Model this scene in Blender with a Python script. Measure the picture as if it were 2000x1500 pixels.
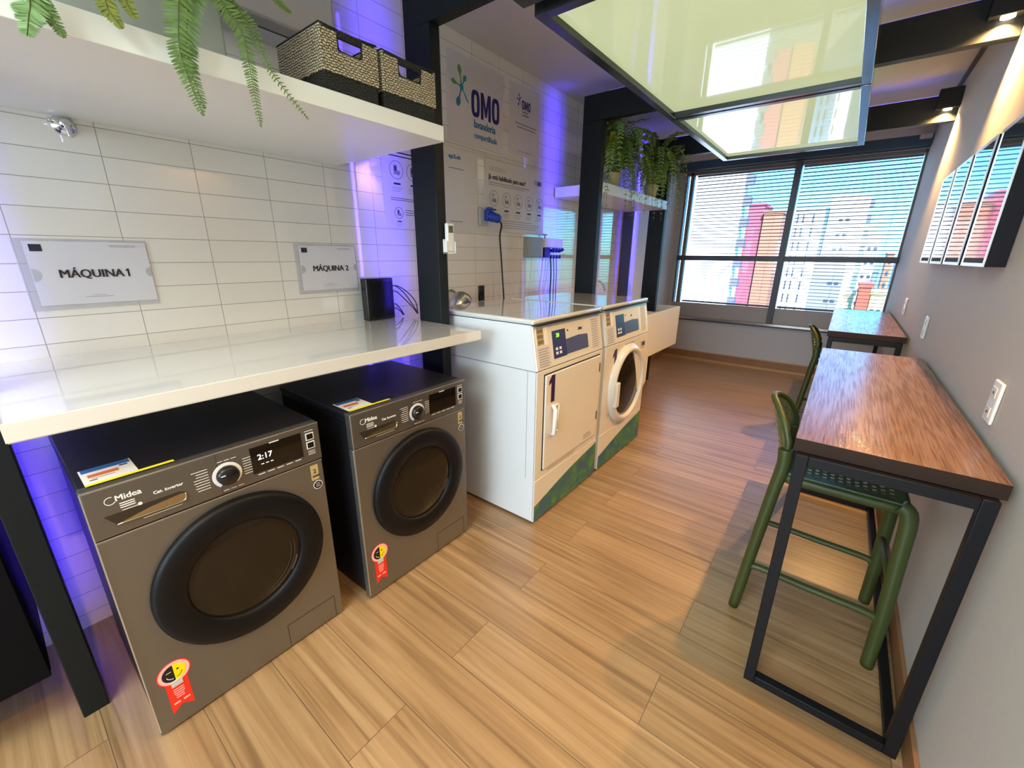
import bpy, bmesh, math, random
from mathutils import Vector, Matrix
random.seed(7)
sc = bpy.context.scene
col = sc.collection
for o in list(bpy.data.objects): bpy.data.objects.remove(o)

# ---------------------------------------------------------------- camera
cam = bpy.data.cameras.new('camera'); camo = bpy.data.objects.new('camera', cam); col.objects.link(camo)
cam.sensor_fit = 'HORIZONTAL'; cam.sensor_width = 36.0; cam.lens = 36.0*807.8/2000.0
cam.clip_start = 0.05; cam.clip_end = 600
CR = ((0.7879, 0.1903, -0.5857), (0.6157, -0.2300, 0.7536), (0.0088, -0.9543, -0.2984))   # columns: right, down, forward
c0 = Vector([r[0] for r in CR]); c2 = Vector([r[2] for r in CR]).normalized()
c0 = (c0 - c2*c0.dot(c2)).normalized(); c1 = c2.cross(c0)
m = Matrix(((c0.x, -c1.x, -c2.x, 0), (c0.y, -c1.y, -c2.y, 0), (c0.z, -c1.z, -c2.z, 1.4038), (0, 0, 0, 1)))
camo.matrix_world = m
sc.camera = camo

# ---------------------------------------------------------------- world, sun, exposure
sc.view_settings.view_transform = 'Standard'; sc.view_settings.look = 'None'
sc.view_settings.gamma = 1; sc.view_settings.use_curve_mapping = False
sc.view_settings.exposure = 0.18
w = bpy.data.worlds.new('sky'); sc.world = w; w.use_nodes = True
nt = w.node_tree; nt.nodes.clear()
sky = nt.nodes.new('ShaderNodeTexSky'); sky.sky_type = 'NISHITA'; sky.sun_disc = False
sky.sun_elevation = math.radians(50); sky.sun_rotation = math.radians(160); sky.air_density = 1.6; sky.dust_density = 0.3; sky.ozone_density = 2.5
tint = nt.nodes.new('ShaderNodeMix'); tint.data_type = 'RGBA'; tint.blend_type = 'MULTIPLY'; tint.inputs[0].default_value = 1
nt.links.new(sky.outputs[0], tint.inputs[6]); tint.inputs[7].default_value = (0.11, 0.46, 0.92, 1)
bg = nt.nodes.new('ShaderNodeBackground'); nt.links.new(tint.outputs[2], bg.inputs[0]); bg.inputs[1].default_value = 1.0
wo = nt.nodes.new('ShaderNodeOutputWorld'); nt.links.new(bg.outputs[0], wo.inputs[0])
sl = bpy.data.lights.new('sun', 'SUN'); sl.energy = 15.0; sl.angle = 0.01; sl.color = (1, .97, .92)
so = bpy.data.objects.new('sun', sl); col.objects.link(so)
so.rotation_euler = Vector((-0.30, 0.75, -0.80)).to_track_quat('-Z', 'Y').to_euler()

def area(name, loc, direc, sx, sy, power, color=(1, 1, 1), spread=math.pi, up='Y'):
    l = bpy.data.lights.new(name, 'AREA'); l.shape = 'RECTANGLE'; l.size = sx; l.size_y = sy
    l.energy = power; l.color = color; l.spread = spread
    o = bpy.data.objects.new(name, l); col.objects.link(o); o.location = loc
    o.rotation_euler = Vector(direc).to_track_quat('-Z', up).to_euler(); return o
# unseen overhead fill added for brightness, then daylight from the window behind the camera
area('added_fill_light', (-0.55, -0.9, 2.60), (-.1, .25, -1), 1.0, 1.3, 70, (.90, 1.0, .95))
area('rear_window_light', (-0.75, -3.15, 1.55), (0, 1, -.08), 2.2, 1.5, 130, (.66, .84, 1.0))
# deep blue light colour of the LED strips
LEDC = (0.055, 0.025, 1.0)

# ---------------------------------------------------------------- materials
MATS = {}
def mat(name, color=(.8, .8, .8), rough=.5, metal=0.0, spec=.5, coat=0.0, emis=None, es=0.0, trans=0.0, alpha=1.0, noise=0.0, nscale=20, bump=0.0, ior=1.45, nrough=0.0):
    m = bpy.data.materials.new(name); m.use_nodes = True; nt = m.node_tree
    b = nt.nodes['Principled BSDF']
    b.inputs['Base Color'].default_value = (*color, 1); b.inputs['Roughness'].default_value = rough
    b.inputs['Metallic'].default_value = metal; b.inputs['Specular IOR Level'].default_value = spec
    b.inputs['Coat Weight'].default_value = coat; b.inputs['Coat Roughness'].default_value = .05
    b.inputs['Transmission Weight'].default_value = trans; b.inputs['Alpha'].default_value = alpha
    b.inputs['IOR'].default_value = ior
    if emis: b.inputs['Emission Color'].default_value = (*emis, 1); b.inputs['Emission Strength'].default_value = es
    if noise or bump:
        g = nt.nodes.new('ShaderNodeNewGeometry'); n = nt.nodes.new('ShaderNodeTexNoise'); n.inputs['Scale'].default_value = nscale; n.inputs['Detail'].default_value = 4
        nt.links.new(g.outputs['Position'], n.inputs['Vector'])
        if noise:
            r = nt.nodes.new('ShaderNodeMapRange'); r.inputs['To Min'].default_value = 1-noise; r.inputs['To Max'].default_value = 1+noise
            nt.links.new(n.outputs['Fac'], r.inputs['Value'])
            hs = nt.nodes.new('ShaderNodeHueSaturation'); hs.inputs['Color'].default_value = (*color, 1)
            nt.links.new(r.outputs[0], hs.inputs['Value']); nt.links.new(hs.outputs[0], b.inputs['Base Color'])
        if bump:
            bp = nt.nodes.new('ShaderNodeBump'); bp.inputs['Strength'].default_value = bump; bp.inputs['Distance'].default_value = .002
            nt.links.new(n.outputs['Fac'], bp.inputs['Height']); nt.links.new(bp.outputs[0], b.inputs['Normal'])
    MATS[name] = m; return m

white_gloss = mat('white_gloss', (.66, .67, .64), .035, coat=1.0, spec=.8)
white_plain = mat('white_laminate', (.78, .78, .74), .35)
ceil_paint = mat('ceiling_paint', (.56, .555, .54), .8, noise=.03, nscale=3)
wall_grey = mat('grey_wall_paint', (.52, .50, .46), .75, noise=.04, nscale=60, bump=.15)
wall_pale = mat('pale_wall_paint', (.78, .78, .77), .8, noise=.03, nscale=40)
wall_lower = mat('lower_wall_paint', (.50, .51, .52), .8, noise=.03, nscale=40)
black_metal = mat('black_metal', (.006, .006, .008), .45, spec=.3, noise=.2, nscale=80)
post_black = mat('black_painted_steel', (.006, .009, .011), .5, spec=.3, noise=.2, nscale=40)
black_plastic = mat('black_plastic', (.008, .008, .010), .25)
black_cab = mat('black_cabinet_board', (.003, .003, .004), .7, spec=.12)
machine_black = mat('black_machine_body', (.010, .010, .014), .38, spec=.35)
machine_grey = mat('titanium_machine_front', (.205, .195, .172), .38, metal=.75, noise=.12, nscale=500)
machine_panel = mat('titanium_control_panel', (.175, .165, .145), .33, metal=.75, noise=.10, nscale=500)
chrome = mat('chrome', (.75, .75, .75), .12, metal=1)
steel = mat('brushed_steel', (.36, .35, .32), .5, metal=.6)
silver = mat('silver_edge', (.62, .62, .60), .3, metal=.8)
dark_glass = mat('dark_glass', (.006, .005, .004), .05, coat=.5)
smoke_glass = mat('smoked_door_glass', (.018, .013, .008), .06, spec=.28)
enamel = mat('white_enamel', (.72, .70, .63), .22, coat=.2)
enamel_side = mat('white_enamel_body', (.74, .75, .76), .25)
cream_plastic = mat('cream_plastic', (.66, .64, .56), .3)
white_plastic = mat('white_plastic', (.80, .80, .77), .3)
paper = mat('white_paper', (.60, .60, .63), .6)
board_white = mat('printed_board', (.60, .585, .575), .35)
ink = mat('black_ink', (.015, .015, .03), .6)
ink_grey = mat('grey_ink', (.22, .22, .26), .6)
print_blue = mat('blue_print', (.01, .16, .34), .5)
omo_blue = mat('navy_print', (.015, .01, .13), .5)
omo_teal = mat('teal_print', (.02, .28, .30), .5)
omo_green = mat('green_print', (.10, .28, .06), .5)
purple_ink = mat('purple_vinyl', (.03, .01, .08), .45)
label_blue = mat('label_blue', (.02, .12, .38), .5)
label_orange = mat('label_orange', (.62, .16, .05), .5)
label_yellow = mat('label_yellow', (.85, .72, .02), .5)
label_white = mat('label_white', (.75, .76, .76), .5)
sticker_red = mat('sticker_red', (.80, .03, .01), .4)
sticker_pink = mat('sticker_pale_pink', (.85, .50, .48), .4)
sticker_yellow = mat('sticker_yellow', (.90, .75, .0), .4)
sticker_dark = mat('sticker_black', (.012, .006, .010), .4)
gold_label = mat('beige_label', (.45, .36, .16), .5)
lcd_green = mat('green_digits', (.2, .8, .05), .5, emis=(.35, 1, .05), es=.8)
lcd_white = mat('white_digits', (.8, .8, .8), .5, emis=(.8, .9, 1), es=1.2)
panel_blue = mat('navy_control_panel', (.035, .05, .15), .25)
panel_blue2 = mat('slate_control_panel', (.07, .09, .20), .3)
wicker = mat('cream_rope', (.62, .52, .36), .8)
wicker_dark = mat('black_rope', (.012, .011, .010), .75)
wicker_gap = mat('shadow_gap_rope', (.06, .045, .03), .9)
green_plastic = mat('olive_plastic', (.046, .060, .014), .42, noise=.06, nscale=200)
green_seat = mat('olive_plastic_sky_sheen', (.075, .115, .055), .28, spec=.9, coat=.6)  # same olive plastic, lightened toward teal to paint in the reflected sky
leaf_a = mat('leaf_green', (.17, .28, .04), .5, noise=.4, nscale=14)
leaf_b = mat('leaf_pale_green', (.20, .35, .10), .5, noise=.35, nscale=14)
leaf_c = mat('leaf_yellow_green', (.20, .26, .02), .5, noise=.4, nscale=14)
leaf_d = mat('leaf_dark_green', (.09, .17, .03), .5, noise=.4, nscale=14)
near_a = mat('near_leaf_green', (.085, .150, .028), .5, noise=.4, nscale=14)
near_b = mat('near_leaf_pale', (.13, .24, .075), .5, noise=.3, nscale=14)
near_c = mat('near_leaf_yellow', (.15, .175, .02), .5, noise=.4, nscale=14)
stem_m = mat('leaf_stem', (.07, .09, .02), .6)
pot_grey = mat('grey_planter', (.32, .35, .32), .5, noise=.05, nscale=30)
pot_gold = mat('pale_gold_pot', (.55, .50, .28), .4)
soil = mat('soil', (.03, .02, .012), .95)
blue_plastic = mat('blue_industrial_plastic', (.01, .05, .42), .3)
clear_holder = mat('clear_acrylic', (.62, .62, .63), .06, alpha=.35)
clear_box = mat('clear_grey_plastic', (.6, .62, .62), .12, alpha=.55)
al_hose = mat('aluminium_foil_hose', (.75, .76, .76), .25, metal=.9)
blind_m = mat('blind_slat', (.13, .13, .14), .5)
frame_m = mat('dark_window_frame', (.055, .055, .07), .4)
frame_lt = mat('bronze_window_frame', (.16, .14, .13), .4)
sill_m = mat('brown_grey_panel', (.36, .33, .30), .4)
header_m = mat('dark_blue_header', (.030, .075, .12), .5)
skirt_m = mat('wood_skirting', (.28, .14, .06), .45, noise=.25, nscale=12)
skirt_t = mat('wood_skirting_top', (.48, .28, .12), .45)
pic_glass = mat('picture_glass', (.055, .075, .065), .03, coat=1.0, spec=.9)
pic_frame = mat('picture_frame_black', (.005, .004, .008), .5, spec=.2)
led_m = mat('led_strip', (.2, .2, .6), .5, emis=(.25, .18, 1), es=1.5)
lamp_m = mat('lamp_disc', (1, .9, .7), .5, emis=(1, .82, .5), es=22)
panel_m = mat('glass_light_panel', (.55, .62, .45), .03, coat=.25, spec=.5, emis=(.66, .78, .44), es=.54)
panel_frame = mat('panel_frame_metal', (.055, .065, .065), .25, metal=.6)
panel_frame_lt = mat('panel_frame_sky_lit', (.50, .53, .52), .12, metal=.9)  # lighter copy of the frame metal, sky reflection put into its colour
ac_white = mat('air_conditioner_plastic', (.56, .54, .50), .35)

# glass for windows: transparent mix so daylight passes
def glass_mat():
    m = bpy.data.materials.new('window_glass'); m.use_nodes = True; nt = m.node_tree; nt.nodes.clear()
    o = nt.nodes.new('ShaderNodeOutputMaterial'); mx = nt.nodes.new('ShaderNodeMixShader'); t = nt.nodes.new('ShaderNodeBsdfTransparent'); g = nt.nodes.new('ShaderNodeBsdfGlossy')
    g.inputs['Roughness'].default_value = .01; f = nt.nodes.new('ShaderNodeFresnel'); f.inputs['IOR'].default_value = 1.3
    nt.links.new(f.outputs[0], mx.inputs[0]); nt.links.new(t.outputs[0], mx.inputs[1]); nt.links.new(g.outputs[0], mx.inputs[2]); nt.links.new(mx.outputs[0], o.inputs[0]); return m
win_glass = glass_mat()

def tile_mat():
    m = bpy.data.materials.new('wall_tiles'); m.use_nodes = True; nt = m.node_tree; b = nt.nodes['Principled BSDF']
    g = nt.nodes.new('ShaderNodeNewGeometry'); s = nt.nodes.new('ShaderNodeSeparateXYZ'); nt.links.new(g.outputs['Position'], s.inputs[0])
    def mth(op, a, bb):
        n = nt.nodes.new('ShaderNodeMath'); n.operation = op
        for i, v in enumerate((a, bb)):
            if v is None: continue
            if isinstance(v, (int, float)): n.inputs[i].default_value = v
            else: nt.links.new(v, n.inputs[i])
        return n.outputs[0]
    yy = mth('ADD', s.outputs[1], 10 - .114 + .265*.0 - (10 % .265)); zz = mth('ADD', s.outputs[2], 10 - 1.711 - (10 % .087) + .087*20)
    cx = nt.nodes.new('ShaderNodeCombineXYZ'); nt.links.new(yy, cx.inputs[0]); nt.links.new(zz, cx.inputs[1])
    br = nt.nodes.new('ShaderNodeTexBrick'); br.offset = 0; br.squash = 1
    br.inputs['Scale'].default_value = 1; br.inputs['Brick Width'].default_value = .265; br.inputs['Row Height'].default_value = .087
    br.inputs['Mortar Size'].default_value = .0013; br.inputs['Mortar Smooth'].default_value = .3; br.inputs['Bias'].default_value = 0
    br.inputs['Color1'].default_value = (.70, .68, .61, 1); br.inputs['Color2'].default_value = (.74, .72, .66, 1); br.inputs['Mortar'].default_value = (.28, .26, .22, 1)
    nt.links.new(cx.outputs[0], br.inputs['Vector'])
    nt.links.new(br.outputs['Color'], b.inputs['Base Color'])
    n = nt.nodes.new('ShaderNodeTexNoise'); n.inputs['Scale'].default_value = 9; nt.links.new(g.outputs['Position'], n.inputs['Vector'])
    h = mth('SUBTRACT', mth('MULTIPLY', n.outputs['Fac'], .5), mth('MULTIPLY', br.outputs['Fac'], 1.0))
    bp = nt.nodes.new('ShaderNodeBump'); bp.inputs['Strength'].default_value = .35; bp.inputs['Distance'].default_value = .002
    nt.links.new(h, bp.inputs['Height']); nt.links.new(bp.outputs[0], b.inputs['Normal'])
    b.inputs['Roughness'].default_value = .06; b.inputs['Specular IOR Level'].default_value = 1.0; b.inputs['Coat Weight'].default_value = .6; b.inputs['Coat Roughness'].default_value = .03; b.inputs['Coat IOR'].default_value = 1.7
    return m
tiles = tile_mat()

def floor_mat():
    m = bpy.data.materials.new('wood_look_floor'); m.use_nodes = True; nt = m.node_tree; b = nt.nodes['Principled BSDF']
    L = nt.links.new
    g = nt.nodes.new('ShaderNodeNewGeometry')
    mp = nt.nodes.new('ShaderNodeMapping'); mp.vector_type = 'POINT'
    mp.inputs['Location'].default_value = (12.4+.245, 2.066*2 - .358, 0)
    L(g.outputs['Position'], mp.inputs[0])
    def brick(mortar, c1, c2, cm):
        br = nt.nodes.new('ShaderNodeTexBrick'); br.offset = .5; br.offset_frequency = 2; br.squash = 1
        br.inputs['Scale'].default_value = 1; br.inputs['Brick Width'].default_value = 1.24; br.inputs['Row Height'].default_value = .2066
        br.inputs['Mortar Size'].default_value = mortar; br.inputs['Mortar Smooth'].default_value = .1; br.inputs['Bias'].default_value = 0
        br.inputs['Color1'].default_value = (*c1, 1); br.inputs['Color2'].default_value = (*c2, 1); br.inputs['Mortar'].default_value = (*cm, 1)
        L(mp.outputs[0], br.inputs['Vector']); return br
    br = brick(.0013, (0, 0, 0), (1, 1, 1), (0, 0, 0))
    # grain: noise stretched along X, shifted per plank
    sv = nt.nodes.new('ShaderNodeVectorMath'); sv.operation = 'MULTIPLY'; sv.inputs[1].default_value = (1.1, 34, 1); L(g.outputs['Position'], sv.inputs[0])
    ad = nt.nodes.new('ShaderNodeVectorMath'); ad.operation = 'ADD'; L(sv.outputs[0], ad.inputs[0])
    sc2 = nt.nodes.new('ShaderNodeVectorMath'); sc2.operation = 'SCALE'; sc2.inputs['Scale'].default_value = 13; L(br.outputs['Color'], sc2.inputs[0]); L(sc2.outputs[0], ad.inputs[1])
    wn = nt.nodes.new('ShaderNodeTexNoise'); wn.inputs['Scale'].default_value = 1.0; wn.inputs['Detail'].default_value = 4; wn.inputs['Distortion'].default_value = .9; L(ad.outputs[0], wn.inputs['Vector'])
    sv2 = nt.nodes.new('ShaderNodeVectorMath'); sv2.operation = 'MULTIPLY'; sv2.inputs[1].default_value = (5, 220, 1); L(g.outputs['Position'], sv2.inputs[0])
    fn = nt.nodes.new('ShaderNodeTexNoise'); fn.inputs['Scale'].default_value = 1; fn.inputs['Detail'].default_value = 3; L(sv2.outputs[0], fn.inputs['Vector'])
    cr = nt.nodes.new('ShaderNodeValToRGB'); e = cr.color_ramp.elements
    e[0].position = .30; e[0].color = (.215, .128, .062, 1); e[1].position = .68; e[1].color = (.43, .288, .155, 1)
    x = cr.color_ramp.elements.new(.48); x.color = (.34, .213, .105, 1)
    L(wn.outputs['Fac'], cr.inputs[0])
    hs = nt.nodes.new('ShaderNodeHueSaturation'); L(cr.outputs[0], hs.inputs['Color'])
    mr = nt.nodes.new('ShaderNodeMapRange'); mr.inputs['To Min'].default_value = .86; mr.inputs['To Max'].default_value = 1.04; L(fn.outputs['Fac'], mr.inputs['Value'])
    mr2 = nt.nodes.new('ShaderNodeMapRange'); mr2.inputs['To Min'].default_value = .90; mr2.inputs['To Max'].default_value = 1.10; L(br.outputs['Color'], mr2.inputs['Value'])
    mm = nt.nodes.new('ShaderNodeMath'); mm.operation = 'MULTIPLY'; L(mr.outputs[0], mm.inputs[0]); L(mr2.outputs[0], mm.inputs[1]); L(mm.outputs[0], hs.inputs['Value'])
    hs.inputs['Saturation'].default_value = 1.04
    mx = nt.nodes.new('ShaderNodeMix'); mx.data_type = 'RGBA'; L(br.outputs['Fac'], mx.inputs[0]); L(hs.outputs[0], mx.inputs[6]); mx.inputs[7].default_value = (.12, .08, .045, 1)
    L(mx.outputs[2], b.inputs['Base Color'])
    b.inputs['Roughness'].default_value = .34; b.inputs['Specular IOR Level'].default_value = .6; b.inputs['Coat Weight'].default_value = .75; b.inputs['Coat Roughness'].default_value = .28
    bp = nt.nodes.new('ShaderNodeBump'); bp.inputs['Strength'].default_value = .25; bp.inputs['Distance'].default_value = .001; bp.invert = True
    L(br.outputs['Fac'], bp.inputs['Height']); L(bp.outputs[0], b.inputs['Normal'])
    return m
floor_m = floor_mat()

def table_mat():
    m = bpy.data.materials.new('walnut_table_wood'); m.use_nodes = True; nt = m.node_tree; b = nt.nodes['Principled BSDF']; L = nt.links.new
    g = nt.nodes.new('ShaderNodeTexCoord')
    mp = nt.nodes.new('ShaderNodeMapping'); mp.inputs['Scale'].default_value = (9, 1.6, 3); mp.inputs['Location'].default_value = (.7, -1.05, 0); L(g.outputs['Object'], mp.inputs[0])
    n0 = nt.nodes.new('ShaderNodeTexNoise'); n0.inputs['Scale'].default_value = .62; n0.inputs['Detail'].default_value = 2; L(mp.outputs[0], n0.inputs['Vector'])
    w = nt.nodes.new('ShaderNodeMath'); w.operation = 'MULTIPLY'; w.inputs[1].default_value = 55; L(n0.outputs['Fac'], w.inputs[0])
    s = nt.nodes.new('ShaderNodeMath'); s.operation = 'SINE'; L(w.outputs[0], s.inputs[0])
    f = nt.nodes.new('ShaderNodeVectorMath'); f.operation = 'MULTIPLY'; f.inputs[1].default_value = (260, 7, 7); L(g.outputs['Object'], f.inputs[0])
    n1 = nt.nodes.new('ShaderNodeTexNoise'); n1.inputs['Scale'].default_value = 1; n1.inputs['Detail'].default_value = 3; L(f.outputs[0], n1.inputs['Vector'])
    a = nt.nodes.new('ShaderNodeMath'); a.operation = 'MULTIPLY_ADD'; a.inputs[1].default_value = .060; L(s.outputs[0], a.inputs[0]); L(n1.outputs['Fac'], a.inputs[2])
    cr = nt.nodes.new('ShaderNodeValToRGB'); e = cr.color_ramp.elements; e[0].position = .25; e[0].color = (.070, .028, .012, 1); e[1].position = .72; e[1].color = (.24, .108, .046, 1)
    x = cr.color_ramp.elements.new(.45); x.color = (.185, .080, .033, 1)
    L(a.outputs[0], cr.inputs[0]); L(cr.outputs[0], b.inputs['Base Color'])
    b.inputs['Roughness'].default_value = .26
    mrs = nt.nodes.new('ShaderNodeMapRange'); mrs.inputs['From Min'].default_value = .32; mrs.inputs['From Max'].default_value = .66; mrs.inputs['To Min'].default_value = .35; mrs.inputs['To Max'].default_value = 1.0
    L(a.outputs[0], mrs.inputs['Value']); L(mrs.outputs[0], b.inputs['Specular IOR Level'])
    mrc = nt.nodes.new('ShaderNodeMapRange'); mrc.inputs['From Min'].default_value = .38; mrc.inputs['From Max'].default_value = .60; mrc.inputs['To Min'].default_value = .05; mrc.inputs['To Max'].default_value = .55
    L(a.outputs[0], mrc.inputs['Value']); L(mrc.outputs[0], b.inputs['Coat Weight']); b.inputs['Coat Roughness'].default_value = .2
    bp = nt.nodes.new('ShaderNodeBump'); bp.inputs['Strength'].default_value = .06; bp.inputs['Distance'].default_value = .001; L(a.outputs[0], bp.inputs['Height']); L(bp.outputs[0], b.inputs['Normal'])
    return m
table_m = table_mat()
table_edge_m = mat('dark_wood_edge', (.030, .014, .008), .5, spec=.25, noise=.2, nscale=60)

def weave_mat(name, ca, cb):
    m = bpy.data.materials.new(name); m.use_nodes = True; nt = m.node_tree; b = nt.nodes['Principled BSDF']; L = nt.links.new
    g = nt.nodes.new('ShaderNodeNewGeometry'); s = nt.nodes.new('ShaderNodeSeparateXYZ'); L(g.outputs['Position'], s.inputs[0])
    ad = nt.nodes.new('ShaderNodeMath'); ad.operation = 'ADD'; L(s.outputs[0], ad.inputs[0]); L(s.outputs[1], ad.inputs[1])
    cx0 = nt.nodes.new('ShaderNodeCombineXYZ'); L(ad.outputs[0], cx0.inputs[0]); L(s.outputs[2], cx0.inputs[1])
    nz = nt.nodes.new('ShaderNodeTexNoise'); nz.inputs['Scale'].default_value = 70; L(g.outputs['Position'], nz.inputs['Vector'])
    vs = nt.nodes.new('ShaderNodeVectorMath'); vs.operation = 'SCALE'; vs.inputs['Scale'].default_value = .010; L(nz.outputs['Color'], vs.inputs[0])
    cx = nt.nodes.new('ShaderNodeVectorMath'); cx.operation = 'ADD'; L(cx0.outputs[0], cx.inputs[0]); L(vs.outputs[0], cx.inputs[1])
    br = nt.nodes.new('ShaderNodeTexBrick'); br.offset = .5
    br.inputs['Scale'].default_value = 1; br.inputs['Brick Width'].default_value = .013; br.inputs['Row Height'].default_value = .0072
    br.inputs['Mortar Size'].default_value = .0020; br.inputs['Mortar Smooth'].default_value = 1
    br.inputs['Color1'].default_value = (*ca, 1); br.inputs['Color2'].default_value = (ca[0]*.85, ca[1]*.85, ca[2]*.8, 1); br.inputs['Mortar'].default_value = (*cb, 1)
    L(cx.outputs[0], br.inputs['Vector']); L(br.outputs['Color'], b.inputs['Base Color']); b.inputs['Roughness'].default_value = .85
    bp = nt.nodes.new('ShaderNodeBump'); bp.invert = True; bp.inputs['Strength'].default_value = .9; bp.inputs['Distance'].default_value = .004
    L(br.outputs['Fac'], bp.inputs['Height']); L(bp.outputs[0], b.inputs['Normal']); return m
weave_cream = weave_mat('woven_cream_rope', (.66, .55, .38), (.06, .045, .03))
weave_black = weave_mat('woven_black_rope', (.028, .026, .022), (.006, .006, .005))

def swoosh_mat():
    m = bpy.data.materials.new('green_blue_decal'); m.use_nodes = True; nt = m.node_tree; b = nt.nodes['Principled BSDF']; L = nt.links.new
    g = nt.nodes.new('ShaderNodeNewGeometry'); n = nt.nodes.new('ShaderNodeTexNoise'); n.inputs['Scale'].default_value = 9; n.inputs['Detail'].default_value = 5; n.inputs['Distortion'].default_value = 1.2
    L(g.outputs['Position'], n.inputs['Vector'])
    cr = nt.nodes.new('ShaderNodeValToRGB'); e = cr.color_ramp.elements; e[0].position = .35; e[0].color = (.02, .09, .20, 1); e[1].position = .62; e[1].color = (.09, .25, .035, 1)
    x = cr.color_ramp.elements.new(.5); x.color = (.02, .17, .10, 1)
    L(n.outputs['Fac'], cr.inputs[0]); L(cr.outputs[0], b.inputs['Base Color']); b.inputs['Roughness'].default_value = .4; return m
swoosh_m = swoosh_mat()

# ---------------------------------------------------------------- mesh helpers
def BM(): return bmesh.new()
def box(bm, x0, x1, y0, y1, z0, z1, bev=0.0, mi=0, seg=2):
    vs = [bm.verts.new((x, y, z)) for x in (x0, x1) for y in (y0, y1) for z in (z0, z1)]
    fs = [bm.faces.new([vs[i] for i in q]) for q in ((0, 1, 3, 2), (4, 6, 7, 5), (0, 4, 5, 1), (2, 3, 7, 6), (0, 2, 6, 4), (1, 5, 7, 3))]
    for f in fs: f.material_index = mi
    if bev > 0:
        es = list({e for f in fs for e in f.edges})
        r = bmesh.ops.bevel(bm, geom=es, offset=bev, segments=seg, profile=.5, affect='EDGES', clamp_overlap=True)
        for f in r['faces']: f.material_index = mi; f.smooth = True
    return vs
def frame_of(t):
    t = Vector(t).normalized(); a = Vector((0, 0, 1)) if abs(t.z) < .9 else Vector((1, 0, 0))
    u = t.cross(a).normalized(); return u, t.cross(u).normalized()
def tube(bm, pts, r, seg=8, mi=0, caps=True, ry=None, square=False, closed=False):
    pts = [Vector(p) for p in pts]; n = len(pts); rings = []
    u = None
    for i, p in enumerate(pts):
        if closed: t = (pts[(i+1) % n]-pts[i-1])
        else: t = (pts[min(i+1, n-1)]-pts[max(i-1, 0)])
        t.normalize()
        if u is None: u, v = frame_of(t)
        else:
            u = (u - t*u.dot(t)).normalized(); v = t.cross(u)
        rr = r[i] if isinstance(r, (list, tuple)) else r
        rb = rr if ry is None else (ry[i] if isinstance(ry, (list, tuple)) else ry)
        ring = []
        for k in range(seg):
            a = 2*math.pi*(k+(.5 if square else 0))/seg
            ring.append(bm.verts.new(p+u*(math.cos(a)*rr)+v*(math.sin(a)*rb)))
        rings.append(ring)
    m2 = n if closed else n-1
    for i in range(m2):
        A, B = rings[i], rings[(i+1) % n]
        for k in range(seg):
            f = bm.faces.new([A[k], A[(k+1) % seg], B[(k+1) % seg], B[k]]); f.material_index = mi; f.smooth = not square
    if caps and not closed:
        f = bm.faces.new(rings[0][::-1]); f.material_index = mi; f = bm.faces.new(rings[-1]); f.material_index = mi
def smooth_path(pts, n=6):
    pts = [Vector(p) for p in pts]; out = []
    for i in range(len(pts)-1):
        p0 = pts[max(i-1, 0)]; p1 = pts[i]; p2 = pts[i+1]; p3 = pts[min(i+2, len(pts)-1)]
        for k in range(n):
            t = k/n; out.append(.5*((2*p1)+(p2-p0)*t+(2*p0-5*p1+4*p2-p3)*t*t+(3*p1-p0-3*p2+p3)*t**3))
    out.append(pts[-1]); return out
def lathe(bm, prof, center, axis, seg=40, mi=0, capend=True):
    """prof: list of (radius, height along axis)"""
    c = Vector(center); ax = Vector(axis).normalized(); u, v = frame_of(ax); rings = []
    for r, h in prof:
        if r < 1e-6: rings.append([bm.verts.new(c+ax*h)])
        else: rings.append([bm.verts.new(c+ax*h+u*(r*math.cos(2*math.pi*k/seg))+v*(r*math.sin(2*math.pi*k/seg))) for k in range(seg)])
    for a in range(len(rings)-1):
        A, B = rings[a], rings[a+1]
        for k in range(seg):
            k2 = (k+1) % seg
            if len(A) == 1 and len(B) == 1: break
            if len(A) == 1: f = bm.faces.new([A[0], B[k], B[k2]])
            elif len(B) == 1: f = bm.faces.new([A[k], A[k2], B[0]])
            else: f = bm.faces.new([A[k], A[k2], B[k2], B[k]])
            f.material_index = mi; f.smooth = True
def poly(bm, pts, ext=None, mi=0):
    """flat polygon, optionally extruded by vector ext"""
    vs = [bm.verts.new(p) for p in pts]; f = bm.faces.new(vs); f.material_index = mi
    if ext is not None:
        r = bmesh.ops.extrude_face_region(bm, geom=[f]); nv = [g for g in r['geom'] if isinstance(g, bmesh.types.BMVert)]
        for g in r['geom']:
            if isinstance(g, bmesh.types.BMFace): g.material_index = mi
        bmesh.ops.translate(bm, verts=nv, vec=Vector(ext))
        for v in vs:
            for ff in v.link_faces: ff.material_index = mi
ORG = {}
def wloc(o):
    return ORG.get(o.name, Vector((0, 0, 0))) if o else Vector((0, 0, 0))
def tag(o, label=None, cat=None, group=None, kind=None):
    if label: o['label'] = label
    if cat: o['category'] = cat
    if group: o['group'] = group
    if kind: o['kind'] = kind
    return o
def thing(name, loc, label, cat, group=None):
    o = bpy.data.objects.new(name, None); col.objects.link(o); o.location = loc; o.empty_display_size = .1
    ORG[o.name] = Vector(loc); return tag(o, label, cat, group)
def obj(name, bm, mats, parent=None, smooth=None):
    bmesh.ops.recalc_face_normals(bm, faces=bm.faces[:])
    if parent: bmesh.ops.translate(bm, verts=bm.verts[:], vec=-wloc(parent))
    me = bpy.data.meshes.new(name); bm.to_mesh(me); bm.free()
    for mm in (mats if isinstance(mats, (list, tuple)) else [mats]): me.materials.append(mm)
    o = bpy.data.objects.new(name, me); col.objects.link(o)
    if parent: o.parent = parent; ORG[o.name] = wloc(parent)
    return o
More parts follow.
